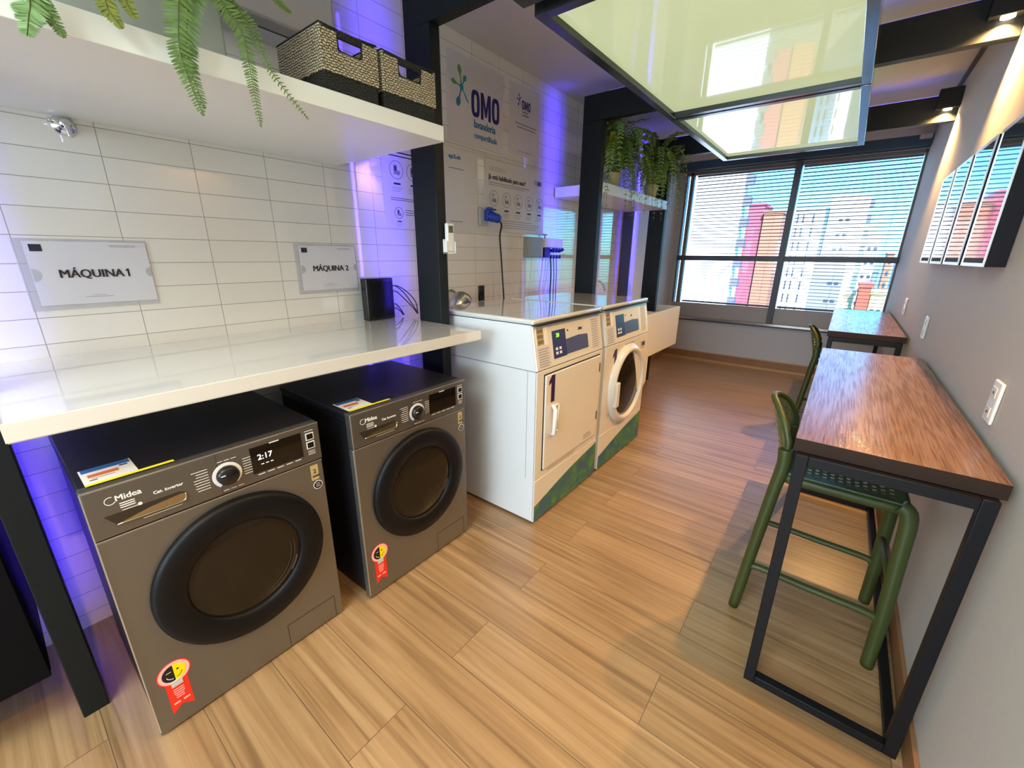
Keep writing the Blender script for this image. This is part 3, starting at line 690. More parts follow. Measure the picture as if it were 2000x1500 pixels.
    if kind == 'dryer':
        bm = BM(); box(bm, xf+.003, xf+.014, y(.068), y(W-.045), .31, .832, .006, seg=3); d = obj('door', bm, enamel, t)
        bm = BM(); box(bm, xf+.0025, xf+.0035, y(.062), y(W-.039), .304, .838); obj('door_gap', bm, ink, t)
        bm = BM(); pts = [(xf+.016, y(.135), .498), (xf+.034, y(.130), .505), (xf+.036, y(.130), .64), (xf+.016, y(.135), .66)]
        tube(bm, pts, .011, 8); tube(bm, [(xf+.016, y(.185), .505), (xf+.02, y(.185), .655)], .006, 8); tube(bm, [(xf+.018, y(.13), .50), (xf+.018, y(.185), .505)], .007, 8); tube(bm, [(xf+.018, y(.13), .655), (xf+.018, y(.185), .652)], .007, 8)
        obj('door_handle', bm, white_plastic, d)
        for zz in (.42, .73):
            bm = BM(); box(bm, xf+.014, xf+.019, y(W-.060), y(W-.050), zz, zz+.055, .002); obj('hinge', bm, mat('brown_hinge', (.12, .08, .06), .4), d)
        bm = BM(); one(bm, xf+.0142, y(.095), .680, .145, .055, .034); obj('number', bm, purple_ink, d)
        bm = BM()
        for k in range(3): rect(bm, xf+.0142, y(.50), y(.60-.01*k), .335+k*.012, .339+k*.012, .0005)
        rect(bm, xf+.0032, y(.12), y(.42), .288, .291, .0005); rect(bm, xf+.0032, y(.12), y(.40), .281, .283, .0005)
        obj('small_print', bm, ink_grey, t)
    else:
        yc, zc, R = y(.360), .548, .262
        bm = BM(); lathe(bm, [(R+.02, 0), (R+.02, .012), (R, .030), (R*.96, .037), (R*.91, .037), (R*.885, .030), (R*.87, .008)], (xf+.002, yc, zc), (1, 0, 0), 64)
        d = obj('door', bm, enamel, t)
        bm = BM(); lathe(bm, [(R*.88, .012), (R*.85, .016), (R*.80, .010), (R*.78, 0)], (xf+.002, yc, zc), (1, 0, 0), 56); obj('rim', bm, steel, d)
        bm = BM(); lathe(bm, [(R*.85, .012), (R*.6, .020), (R*.3, .026), (0, .027)], (xf+.002, yc, zc), (1, 0, 0), 56); obj('door_glass', bm, smoke_glass, d)
        bm = BM(); box(bm, xf+.02, xf+.055, yc-.245, yc-.200, zc-.11, zc+.06, .006); obj('door_handle', bm, cream_plastic, d)
        bm = BM(); poly(bm, [(xf+.004, yc+.05, zc+.24), (xf+.004, y(W-.012), zc+.17), (xf+.004, y(W-.012), zc-.06), (xf+.004, yc+.22, zc-.16), (xf+.004, yc+.15, zc)], (.020, 0, 0)); obj('hinge_cover', bm, enamel, t)
        bm = BM(); one(bm, xf+.0032, y(.118), .660, .165, .055, .034); obj('number', bm, purple_ink, t)
        bm = BM(); omo(bm, xf+.0032, y(.600), .772, .034); splash_small(bm, xf+.0032, y(.592), .79); rect(bm, xf+.0032, y(.59), y(.66), .757, .761, .0005); rect(bm, xf+.0032, y(.30), y(.46), .830, .833, .0005); rect(bm, xf+.0032, y(.30), y(.44), .820, .823, .0005)
        obj('front_logo', bm, omo_blue, t)
    return t
commercial(1.588, 2.296, 'dryer', 'white commercial dryer with a square door and green 30 on its display', 'dryer')
commercial(2.335, 3.052, 'washer', 'white commercial front-load washer with a big round door, nearest the window', 'washing machine')

# ---------------------------------------------------------------- bar tables
def table(y0, y1, label):
    x0, x1, z = -.025, .397, .906
    t = thing('bar_table', (0, y0, 0), label, 'table', 'wall-side bar tables')
    bm = BM(); box(bm, x0, x1, y0, y1, z-.040, z, .0015)
    for f_ in bm.faces:
        f_.normal_update(); c_ = f_.calc_center_median()
        if c_.z < z-.0003: f_.material_index = 1
    obj('tabletop', bm, [table_m, table_edge_m], t)
    def fr(ya):
        bm = BM(); s = .031; a, b = x0+.010, x1-.012
        box(bm, a, a+s, ya, ya+s, 0, z-.041, .002); box(bm, b-s, b, ya, ya+s, 0, z-.041, .002)
        box(bm, a+s, b-s, ya, ya+s, 0, s, .002); box(bm, a+s, b-s, ya, ya+s, z-.041-s, z-.041, .002); return bm
    obj('end_frame', fr(y0-.022), black_metal, t); obj('end_frame', fr(y1-.05), black_metal, t)
    bm = BM(); box(bm, x1-.038, x1-.012, y0+.005, y1-.051, 0, .026, .002); obj('floor_rail', bm, black_metal, t)
    bm = BM(); box(bm, x1-.038, x1-.012, y0+.005, y1-.051, .839, .865, .002); obj('rear_rail', bm, black_metal, t)
table(1.372, 2.962, 'long wood-topped bar table with black metal frame nearest the viewer')
table(3.715, 5.42, 'wood-topped bar table at the window end, its top mirroring the blue sky')

# ---------------------------------------------------------------- stools
def perforated(bm, fn, nu, nv, hole, th, cell=4):
    """fn(u,v)->(pos, normal) with u,v in 0..1; nu x nv cells of cell x cell quads, the middle one open"""
    NU, NV = nu*cell, nv*cell
    def solid(i, j):
        if i < 0 or j < 0 or i >= NU or j >= NV: return False
        ci, cj = i//cell, j//cell
        if not hole(ci/nu, cj/nv, ci, cj): return True
        return not (i % cell in (1, 2) and (j+2*(ci % 2)) % cell in (1, 2))
    top = {}; bot = {}
    def vt(i, j):
        if (i, j) not in top:
            p, n = fn(i/NU, j/NV); top[(i, j)] = bm.verts.new(p+n*th/2); bot[(i, j)] = bm.verts.new(p-n*th/2)
        return top[(i, j)], bot[(i, j)]
    for i in range(NU):
        for j in range(NV):
            if not solid(i, j): continue
            q = [vt(a, b) for a, b in ((i, j), (i+1, j), (i+1, j+1), (i, j+1))]
            bm.faces.new([a[0] for a in q]); bm.faces.new([a[1] for a in q][::-1])
            for (di, dj), (a, b) in (((0, -1), (0, 1)), ((1, 0), (1, 2)), ((0, 1), (2, 3)), ((-1, 0), (3, 0))):
                if not solid(i+di, j+dj): bm.faces.new([q[a][0], q[a][1], q[b][1], q[b][0]])
def make_stool(loc, label):
    X, Y, Z = loc; t = thing('bar_stool', (X, Y, 0), label, 'stool', 'olive green stools at the bar tables')
    V3 = lambda x, y, z: Vector((X+x, Y+y, z))
    for s in (-1, 1):
        # rear leg, carrying the backrest side
        bm = BM(); pts = smooth_path([V3(-.222, s*.188, 0), V3(-.196, s*.178, .30), V3(-.172, s*.168, .56), V3(-.160, s*.161, .66), V3(-.164, s*.157, .73)], 5)
        n = len(pts); tube(bm, pts, [.022+.004*math.sin(i/n*3.14) for i in range(n)], 12, ry=[.019+.005*(i/n) for i in range(n)])
        obj('leg', bm, green_plastic, t)
        bm = BM(); pts = smooth_path([V3(.215, s*.185, 0), V3(.214, s*.180, .20), V3(.207, s*.172, .45), V3(.200, s*.165, .60), V3(.172, s*.160, .632)], 5)
        n = len(pts); tube(bm, pts, [.025-.003*(i/n) for i in range(n)], 12, ry=[.020+.006*(i/n) for i in range(n)]); obj('leg', bm, green_plastic, t)
        bm = BM(); pts = smooth_path([V3(-.203, s*.181, .17), V3(-.195, s*.181, .205), V3(-.165, s*.181, .218), V3(0, s*.181, .212), V3(.17, s*.180, .208), V3(.200, s*.180, .195), V3(.212, s*.181, .16)], 5)
        tube(bm, pts, .0145, 10, ry=.013); obj('stretcher', bm, green_plastic, t)
    for xx, zz in ((.206, .33), (-.190, .33)):
        bm = BM(); tube(bm, [V3(xx, -.172, zz), V3(xx, .172, zz)], .010, 8); obj('stretcher', bm, green_plastic, t)
    # seat rim
    def rr(a, b, c, d, z, r=.045, n=5):
        out = []
        for cx, cy, a0 in ((b-r, d-r, 0), (a+r, d-r, 90), (a+r, c+r, 180), (b-r, c+r, 270)):
            for k in range(n+1):
                an = math.radians(a0+90*k/n); out.append(V3(cx+r*math.cos(an), cy+r*math.sin(an), z))
        return out
    bm = BM(); tube(bm, rr(-.165, .195, -.165, .165, .618), .010, 10, ry=.017, closed=True); obj('seat_rim', bm, green_plastic, t)
    bm = BM()
    def fs(u, v):
        x = -.160+.350*u; y = -.160+.320*v; dip = .010*(1-(2*u-1)**2)*(1-(2*v-1)**2)
        return V3(x, y, .636-dip), Vector((0, 0, 1))
    perforated(bm, fs, 15, 10, lambda u, v, i, j: 0 < i < 14 and 0 < j < 9, .007); obj('seat', bm, green_seat, t)
    # backrest
    bm = BM()
    def fb(u, v):
        s = 2*u-1; h = v*(.234-.065*s*s-.060*s**6); x = -.155-.082*(1-s*s)*(.30+.70*v)-.006*v
        return V3(x, s*(.158-.012*v), .650+h), Vector((1, -.8*s, .2)).normalized()
    perforated(bm, fb, 12, 9, lambda u, v, i, j: 0 < i < 11 and 0 < j < 8, .008); obj('backrest', bm, green_seat, t)
    bm = BM(); pts = []
    for k in range(0, 9): pts.append(fb(0, k/8)[0])
    for k in range(1, 16): pts.append(fb(k/16, 1)[0])
    for k in range(8, -1, -1): pts.append(fb(1, k/8)[0])
    tube(bm, pts, .011, 10, ry=.012); obj('back_rim', bm, green_plastic, t)
    return t
st = make_stool((.112, 1.868, 0), 'olive green perforated bar stool tucked under the near end of the nearest table')
clone(st, (.095, 4.10, 0), 'olive green bar stool at the table by the window, mostly hidden')

# ---------------------------------------------------------------- pictures, sockets on the grey wall
pl = ['framed picture nearest the viewer, the largest black side showing', 'second framed picture from the viewer on the grey wall', 'third framed picture from the viewer on the grey wall', 'framed picture nearest the window, last of the row of four']
for k in range(4):
    y0 = 2.125+.437*k; y1 = y0+.37; z0, z1 = 1.378, 1.862; xf = .358
    t = thing('picture_frame', (WR, (y0+y1)/2, z0), 'black-edged '+pl[k], 'picture', 'row of four glazed pictures')
    bm = BM(); box(bm, xf+.004, WR-.001, y0, y1, z0, z1, .001); obj('frame', bm, pic_frame, t)
    bm = BM(); s = .012
    box(bm, xf, xf+.004, y0, y1, z0, z0+s); box(bm, xf, xf+.004, y0, y1, z1-s, z1); box(bm, xf, xf+.004, y0, y0+s, z0+s, z1-s); box(bm, xf, xf+.004, y1-s, y1, z0+s, z1-s)
    obj('front_edge', bm, silver, t)
    bm = BM(); box(bm, xf+.0015, xf+.004, y0+s, y1-s, z0+s, z1-s); obj('glass', bm, pic_glass, t)
for y, z, lb in ((1.745, 1.01, 'white double socket plate on the grey wall above the table edge nearest the viewer'), (3.25, 1.035, 'white socket plate on the grey wall between the two bar tables'), (4.41, 1.05, 'small white socket plate on the grey wall above the far table')):
    t = thing('wall_socket', (WR, y, z), lb, 'socket')
    bm = BM(); box(bm, WR-.010, WR-.001, y-.038, y+.038, z-.062, z+.062, .005, seg=3); obj('cover_plate', bm, white_plastic, t)
    for dz in (-.030, .028):
        bm = BM(); box(bm, WR-.013, WR-.010, y-.020, y+.020, z+dz-.016, z+dz+.016, .003); obj('outlet', bm, cream_plastic, t)
        bm = BM(); box(bm, WR-.0136, WR-.0130, y-.007, y+.007, z+dz-.004, z+dz+.004, .001); obj('outlet_hole', bm, black_plastic, t)
t = thing('wall_socket', (-1.95, 5.33, 1.06), 'narrow white switch plate on the pale wall right of the last black post', 'switch')
bm = BM(); box(bm, -1.949, -1.940, 5.33, 5.40, 1.0, 1.16, .004); obj('cover_plate', bm, white_plastic, t)
bm = BM(); box(bm, -1.940, -1.937, 5.35, 5.38, 1.05, 1.11, .001); obj('rocker', bm, cream_plastic, t)
t = thing('junction_box', (.36, 5.95, 2.575), 'small white box on the pelmet in the corner above the window', 'box')
bm = BM(); box(bm, .31, .40, 5.93, 5.999, 2.50, 2.54, .006); obj('casing', bm, ac_white, t)

# ---------------------------------------------------------------- signs in holders
def sign(y0, y1, z0, z1, txt, label):
    t = thing('sign_holder', (WL, (y0+y1)/2, z0), label, 'sign', None); x = WL+.001
    bm = BM(); box(bm, x, x+.003, y0, y1, z0, z1, .001); obj('holder', bm, clear_holder, t)
    a, b, c, d = y0+.022, y1-.004, z0+.016, z1-.008
    bm = BM(); rect(bm, x+.0031, a, b, c, d, .0008); obj('sheet', bm, paper, t)
    bm = BM(); X = x+.0042; W = b-a
    t1 = txt.endswith('1'); text_bm(bm, txt[:-2] if t1 else txt, (X, a+W*(.47 if t1 else .52), (c+d)/2-.014), YV, ZV, .038, align='CENTER', bold=.0011, sx=.92)
    if t1: one(bm, X, a+W*.76, (c+d)/2-.014, .027, .010, .0055)
    rect(bm, X, a+.012, a+.040, d-.032, d-.010, .0005)
    rect(bm, X, b-.10, b-.03, d-.012, d-.0105, .0005, 1); rect(bm, X, b-.10, b-.03, d-.016, d-.0148, .0005, 1)
    rect(bm, X, a+W*.36, a+W*.60, c+.022, c+.0232, .0005, 1); rect(bm, X, a+W*.42, a+W*.54, c+.028, c+.029, .0005, 1)
    obj('print', bm, [ink, ink_grey], t)
    bm = BM(); disc(bm, (a+.002, (c+d)/2-.004), .020, x+.0041, x+.0046, 16, 0, -math.pi/2, math.pi/2); disc(bm, (b, (c+d)/2), .017, x+.0041, x+.0046, 16, 0, math.pi/2, 1.5*math.pi); obj('thumb_notch', bm, clear_box, t)
sign(.110, .440, 1.212, 1.441, 'MÁQUINA 1', 'clear acrylic holder with a white sheet reading MÁQUINA 1, left above the worktop')
sign(.979, 1.300, 1.210, 1.445, 'MÁQUINA 2', 'clear acrylic holder with a white sheet reading MÁQUINA 2, beside the black router')

# ---------------------------------------------------------------- printed boards
def board(y0, y1, z0, z1, label, name='wall_poster', m_=board_white):
    t = thing(name, (WL, (y0+y1)/2, z0), label, 'poster'); bm = BM(); box(bm, WL+.001, WL+.006, y0, y1, z0, z1, .001); obj('board', bm, m_, t); return t
XB = WL+.0062
def splash(bm, yc, zc, s, mis=(0, 1, 2)):
    arms = [(100, .34, .055, mis[0]), (170, .26, .050, mis[0]), (60, .22, .05, mis[1]), (250, .34, .065, mis[2]), (-52, .30, .02, mis[1])]
    disc(bm, (yc, zc), .06*s, XB, XB+.0006, 14, mis[1])
    for a, L_, r, mi in arms:
        a = math.radians(a); u = Vector((0, math.cos(a), math.sin(a))); p = Vector((0, -u.z, u.y)); o = Vector((XB, yc, zc)); L_ *= s; r *= s
        pts = []; n = 10
        prof = [(0, .030*s), (.35*L_, .012*s), (.6*L_, .018*s), (.8*L_, r*.9), (.92*L_, r), (L_+r*.5, r*.7), (L_+r, 0)]
        for h, w_ in prof: pts.append(o+u*h+p*w_)
        for h, w_ in prof[-2::-1]: pts.append(o+u*h-p*w_)
        poly(bm, pts, (.0005, 0, 0), mi)
t = board(2.010, 2.530, 2.075, 2.548, 'white wall board with the large navy OMO logo and coloured splash')
bm = BM(); splash(bm, 2.130, 2.380, .29); obj('splash_logo', bm, [omo_green, omo_teal, mat('blue_splash', (.02, .16, .30), .5)], t)
bm = BM(); omo(bm, XB, 2.215, 2.245, .150); text_bm(bm, 'lavanderia', (XB, 2.235, 2.185), YV, ZV, .066, bold=.0018, sx=.80, mi=1); text_bm(bm, 'compartilhada', (XB, 2.235, 2.125), YV, ZV, .050, bold=.0008, sx=.80, mi=1)
obj('lettering', bm, [omo_blue, print_blue], t)
t = board(2.605, 2.975, 2.105, 2.545, 'narrow white board with a small OMO logo, right of the large logo board')
bm = BM(); splash(bm, 2.715, 2.455, .10, (0, 0, 0)); omo(bm, XB, 2.745, 2.405, .058)
text_bm(bm, 'lavanderia', (XB, 2.75, 2.385), YV, ZV, .022, bold=.0003, sx=.8, mi=1)
text_bm(bm, 'compartilhada', (XB, 2.75, 2.366), YV, ZV, .018, sx=.8, mi=1)
for k in range(2): rect(bm, XB, 2.67+.02*k, 2.93-.01*k, 2.305-.022*k, 2.312-.022*k, .0005, 1)
rect(bm, XB, 2.69, 2.90, 2.130, 2.133, .0005, 1)
obj('lettering', bm, [omo_blue, ink_grey], t)
def pict(bm, y, z, r, mi=1, seed=0):
    random.seed(seed); ring_arc(bm, (y, z), r-.0022, r, 0, 2*math.pi, XB, XB+.0005, 24, mi)
    rect(bm, XB, y-r*.4, y+r*.1, z-r*.5, z+r*.55, .0005, 2); rect(bm, XB+.0006, y-r*.3, y, z-r*.1, z+r*.4, .0003, 0); disc(bm, (y+r*.25, z-r*.3), r*.28, XB+.0006, XB+.0010, 10, 2)
    rect(bm, XB, y-r*.5, y+r*.5, z-r*1.62, z-r*1.40, .0005, 1)
    for k in range(3): rect(bm, XB, y-r*.8, y+r*(.8-.2*k), z-r*(1.95+.22*k), z-r*(1.90+.22*k), .0004, 2)
t = board(2.338, 3.065, 1.562, 2.030, 'white instruction board with a row of five drawings behind the blue socket')
bm = BM()
for k in range(5): ring_arc(bm, (2.40+.036*k, 1.972), .012, .0145, 0, 6.3, XB, XB+.0005, 10, 2)
text_bm(bm, 'Já está habilitado para usar?', (XB, 2.375, 1.905), YV, ZV, .046, bold=.0010, sx=.84, mi=1)
rect(bm, XB, 2.375, 2.86, 1.882, 1.887, .0004, 2); rect(bm, XB, 2.375, 2.80, 1.868, 1.872, .0004, 2)
for k in range(5):
    b2 = BM(); pict(b2, 2.432+.142*k, 1.785, .050, seed=k); obj('drawing', b2, [board_white, ink, ink_grey], t)
for k, w_ in enumerate((.40, .52, .50, .46)): rect(bm, XB, 2.50, 2.50+w_, 1.640-k*.016, 1.644-k*.016, .0004, 2)
obj('print', bm, [board_white, ink, ink_grey], t)
bm = BM(); splash(bm, 2.935, 1.945, .05, (0, 0, 0)); omo(bm, XB, 2.955, 1.925, .034); obj('small_logo', bm, omo_blue, t)
t = board(1.505, 2.262, 1.545, 2.035, 'white instruction board partly hidden by the black post, showing the na lavanderia heading')
bm = BM(); text_bm(bm, 'na lavanderia', (XB, 1.56, 1.965), YV, ZV, .046, bold=.0014, sx=.9); rect(bm, XB, 1.53, 1.85, 1.930, 1.937, .0004, 1); rect(bm, XB, 1.53, 1.83, 1.912, 1.918, .0004, 1)
for k in range(2):
    b2 = BM(); pict(b2, 1.60+.115*k, 1.845, .046, mi=1, seed=k); obj('drawing', b2, [ink, ink, ink_grey], t)
rect(bm, XB, 1.55, 1.80, 1.700, 1.703, .0004, 1); rect(bm, XB, 1.55, 1.80, 1.690, 1.693, .0004, 1)
b2 = BM(); pict(b2, 1.600, 1.625, .030, seed=9); obj('drawing', b2, [ink, ink, ink_grey], t)
for k in range(3): rect(bm, XB, 1.645, 1.80, 1.640-k*.012, 1.643-k*.012, .0004, 1)
text_bm(bm, 'app2Leds', (XB, 2.00, 1.975), YV, ZV, .035, bold=.0006, sx=.8, mi=3)
rect(bm, XB, 2.0, 2.13, 1.918, 1.921, .0004, 1); rect(bm, XB, 2.0, 2.11, 1.606, 1.609, .0004, 1)
obj('print', bm, [ink, ink, ink_grey, print_blue], t)

# ---------------------------------------------------------------- router with its cables
t = thing('router', (-1.95, 1.355, 1.057), 'upright black router standing on the white worktop against the tiles', 'router')
bm = BM(); box(bm, -2.01, -1.955, 1.272, 1.440, 1.0575, 1.278, .006, seg=3); obj('casing', bm, black_plastic, t)
bm = BM()
for k in range(16): box(bm, -1.9555, -1.9535, 1.295+k*.0088, 1.297+k*.0088, 1.075, 1.262)
obj('ribs', bm, black_cab, t)
cab = [[(1.44, 1.236), (1.475, 1.228), (1.53, 1.185), (1.58, 1.120), (1.64, 1.062)], [(1.44, 1.226), (1.48, 1.232), (1.55, 1.195), (1.61, 1.130), (1.655, 1.062)], [(1.44, 1.205), (1.48, 1.200), (1.54, 1.150), (1.60, 1.090), (1.648, 1.062)], [(1.44, 1.128), (1.475, 1.13), (1.505, 1.10), (1.53, 1.062)], [(1.44, 1.105), (1.48, 1.104), (1.515, 1.08), (1.525, 1.062)]]
cl = ['upper black router cable looping down to the worktop beside the post', 'middle black router cable looping beside the post', 'third black router cable curving down by the post', 'short black cable plugged low in the router', 'shortest black cable at the foot of the router']
for k, c in enumerate(cab):
    bm = BM(); xx = -1.975-.006*k; yend = 1.498
    tube(bm, smooth_path([(xx, min(a, 1.62), b) for a, b in c], 6), .0030, 6)
    o = obj('cable', bm, mat('navy_cable', (.01, .012, .05), .4) if k == 0 else MATS['navy_cable'], None); tag(o, cl[k], 'cable', 'router cables')

# ---------------------------------------------------------------- air conditioner, tap, remote
t = thing('air_conditioner', (-1.97, .75, 2.22), 'white split air conditioner on the tiled wall above the rope baskets', 'air conditioner')
bm = BM(); prof = [(WL+.001, 2.225), (-1.93, 2.222), (-1.885, 2.245), (-1.862, 2.29), (-1.858, 2.44), (-1.88, 2.50), (WL+.001, 2.505)]
poly(bm, [(p[0], .30, p[1]) for p in prof], (0, .885, 0)); bmesh.ops.bevel(bm, geom=[e for e in bm.edges if e.calc_length() < .3], offset=.016, segments=3, affect='EDGES'); obj('casing', bm, ac_white, t)
bm = BM(); poly(bm, [(-1.9225, .36, 2.2215), (-1.9225, 1.13, 2.2215), (-1.897, 1.13, 2.2345), (-1.897, .36, 2.2345)], (.002, 0, -.003)); obj('louvre', bm, mat('louvre_grey', (.30, .29, .27), .4), t)
bm = BM(); box(bm, -1.930, -1.924, .37, 1.12, 2.2175, 2.2225); obj('air_slot', bm, black_plastic, t)
t = thing('shower_valve', (WL, .295, 1.815), 'chrome wall valve with a lever just under the white shelf', 'tap')
bm = BM(); lathe(bm, [(.030, 0), (.030, .004), (.020, .010), (.014, .014), (.014, .045), (0, .047)], (WL+.001, .305, 1.787), (1, 0, 0), 28); obj('escutcheon', bm, chrome, t)
bm = BM(); tube(bm, smooth_path([(WL+.040, .305, 1.787), (WL+.055, .304, 1.775), (WL+.060, .306, 1.745)], 5), .0065, 8); tube(bm, [(WL+.03, .305, 1.787), (WL+.038, .268, 1.792)], .009, 8); obj('lever', bm, chrome, t)
t = thing('remote_control', (-1.62, 1.54, 1.41), 'white remote control in a wall cradle on the black post beside the dryer', 'remote control')
bm = BM(); box(bm, -1.612, -1.590, 1.5151, 1.562, 1.415, 1.550, .006, seg=3); obj('body', bm, white_plastic, t)
bm = BM(); rect(bm, -1.590, 1.524, 1.553, 1.505, 1.538, .0008, 0)
for i in range(3):
    for j in range(4): rect(bm, -1.590, 1.523+i*.012, 1.531+i*.012, 1.445+j*.014, 1.453+j*.014, .0010, 1)
obj('screen_and_keys', bm, [mat('lcd_grey', (.10, .11, .09), .3), label_white], t)
bm = BM(); box(bm, -1.6195, -1.612, 1.508, 1.568, 1.405, 1.475, .003); box(bm, -1.612, -1.588, 1.505, 1.514, 1.405, 1.465, .002); box(bm, -1.612, -1.588, 1.563, 1.571, 1.405, 1.465, .002); box(bm, -1.612, -1.588, 1.505, 1.571, 1.405, 1.4145, .002); obj('cradle', bm, white_plastic, t)

# ---------------------------------------------------------------- utilities behind the dryer
t = thing('industrial_socket', (WL, 2.33, 1.60), 'blue industrial socket and plug with hinged lid on the tiles', 'socket')
bm = BM(); box(bm, XB, XB+.022, 2.262, 2.345, 1.595, 1.705, .008, seg=3); obj('back_box', bm, clear_box, t)
bm = BM(); lathe(bm, [(.030, 0), (.034, .02), (.036, .045), (.030, .052), (.030, .085), (.020, .10), (0, .10)], (XB+.02, 2.335, 1.665), (.75, .35, -.25), 24); obj('plug', bm, blue_plastic, t)
bm = BM(); box(bm, XB+.022, XB+.055, 2.315, 2.365, 1.692, 1.715, .008, seg=3); box(bm, XB+.02, XB+.05, 2.30, 2.345, 1.625, 1.70, .008); obj('lid', bm, blue_plastic, t)
bm = BM(); tube(bm, smooth_path([(XB+.088, 2.372, 1.640), (XB+.10, 2.395, 1.60), (-1.995, 2.41, 1.53), (-2.0, 2.43, 1.40), (-2.0, 2.445, 1.25), (-1.99, 2.45, 1.10), (-1.985, 2.45, 1.02)], 7), .0062, 8)
tag(obj('power_cable', bm, black_plastic), 'thick black cable hanging from the blue industrial plug behind the dryer', 'cable')
t = thing('black_outlet', (WL, 2.285, 1.10), 'small black outlet plate on the tiles just above the dryer', 'outlet')
bm = BM(); box(bm, WL+.001, WL+.012, 2.258, 2.315, 1.08, 1.188, .003); obj('cover_plate', bm, black_plastic, t)
bm = BM(); box(bm, WL+.0122, WL+.014, 2.274, 2.300, 1.12, 1.15, .001); obj('outlet', bm, black_cab, t)
t = thing('exhaust_hose', (-1.95, 1.95, 1.09), 'crumpled silver foil exhaust hose rising behind the dryer', 'hose')
bm = BM(); path = smooth_path([(-1.97, 2.03, 1.02), (-1.97, 2.02, 1.10), (-1.96, 1.96, 1.125), (-1.93, 1.90, 1.10), (-1.92, 1.86, 1.02)], 14); n = len(path)
tube(bm, path, [.044+(.005 if i % 2 else -.004) for i in range(n)], 16); obj('duct', bm, al_hose, t)
bm = BM(); lathe(bm, [(.05, 0), (.055, .01), (.05, .02)], (WL+.001, 1.975, 1.125), (1, 0, 0), 24); obj('wall_collar', bm, steel, t)
t = thing('valve_cabinet', (WL, 3.05, 1.38), 'steel wall box beside dosing valves above the dryer', 'control box')
bm = BM(); box(bm, WL+.001, WL+.055, 2.800, 2.985, 1.385, 1.540, .003); obj('steel_box', bm, steel, t)
bm = BM(); box(bm, WL+.001, WL+.06, 3.02, 3.30, 1.465, 1.535, .004); box(bm, WL+.001, WL+.04, 3.0, 3.02, 1.385, 1.535, .003); obj('valve_rail', bm, cream_plastic, t)
bm = BM(); box(bm, WL+.001, WL+.05, 3.035, 3.12, 1.385, 1.462, .003)
for k in range(4):
    lathe(bm, [(.014, 0), (.014, .05), (.009, .055), (0, .055)], (WL+.03, 3.14+k*.046, 1.435), (.9, 0, .3), 12); lathe(bm, [(.010, 0), (.012, .03), (0, .03)], (WL+.045, 3.14+k*.046, 1.405), (0, 0, -1), 10)
obj('valves', bm, omo_blue, t)
bm = BM(); tube(bm, [(WL+.03, 3.06, 1.535), (WL+.03, 3.06, 1.56)], .006, 8); tube(bm, [(WL+.03, 3.03, 1.566), (WL+.03, 3.09, 1.566)], .006, 8); obj('valve_handle', bm, steel, t)
hl = ['thin dark hose hanging from the dosing valves, nearest the steel box', 'thin dark hose hanging below the middle dosing valve', 'thin grey hose hanging below the right dosing valve', 'thin pale tube slanting from under the steel box']
for k, (ya, yb, m_, r) in enumerate(((3.14, 3.12, ink, .006), (3.186, 3.17, ink, .004), (3.23, 3.21, ink_grey, .005), (2.86, 2.78, label_white, .003))):
    bm = BM(); tube(bm, smooth_path([(WL+.04, ya, 1.378), (WL+.05, (ya+yb)/2+.01, 1.25), (WL+.06, yb, 1.10), (WL+.07, yb, 1.02)], 5), r, 6); tag(obj('hose', bm, m_), hl[k], 'hose', 'hoses below the dosing valves')
t = thing('faucet', (WL, 4.05, 1.0), 'small curved dark faucet beyond the second black post', 'tap')
bm = BM(); tube(bm, smooth_path([(WL+.002, 3.93, 1.14), (-1.99, 3.97, 1.155), (-1.97, 4.06, 1.12), (-1.97, 4.11, 1.05)], 6), .010, 8); obj('spout', bm, chrome, t)
bm = BM(); lathe(bm, [(.022, 0), (.022, .012), (0, .012)], (WL+.001, 3.93, 1.14), (1, 0, 0), 16); obj('flange', bm, chrome, t)

# ---------------------------------------------------------------- laundry sink, hung cabinet
t = thing('laundry_sink', (-1.75, 4.2, .47), 'boxy white wall-hung laundry sink between the white washer and the window', 'sink')
bm = BM(); X0, X1, Y0, Y1, Z0, Z1 = -1.948, -1.36, 4.695, 4.715, .47, .882
box(bm, -2.07, X1, 3.30, 3.32, Z0, Z1, .002); box(bm, -1.60, X1, 4.715, 4.735, Z0, Z1, .002) 
box(bm, X1-.022, X1, 3.32, 4.715, Z0, Z1, .002)
obj('front_panel', bm, white_plain, t)
bm = BM(); box(bm, -2.071, X1-.023, 3.321, 4.62, .80, .81); box(bm, -2.071, X1-.023, 3.321, 4.62, Z0, Z0+.015); obj('basin_floor', bm, white_gloss, t)
bm = BM(); box(bm, -2.071, X1-.022, 4.10, 4.14, .81, Z1-.004, .003); obj('divider', bm, white_gloss, t)
t = thing('hung_cabinet', (-1.85, -.6, .207), 'black wall-hung cabinet cut off by the left edge, beside the first black post', 'cabinet')
bm = BM(); box(bm, WL+.001, -1.64, -1.1, -.112, .212, 1.009, .002); obj('carcass', bm, black_cab, t)
bm = BM(); box(bm, -1.639, -1.62, -1.1, -.114, .207, 1.005, .002); obj('door', bm, black_cab, t)

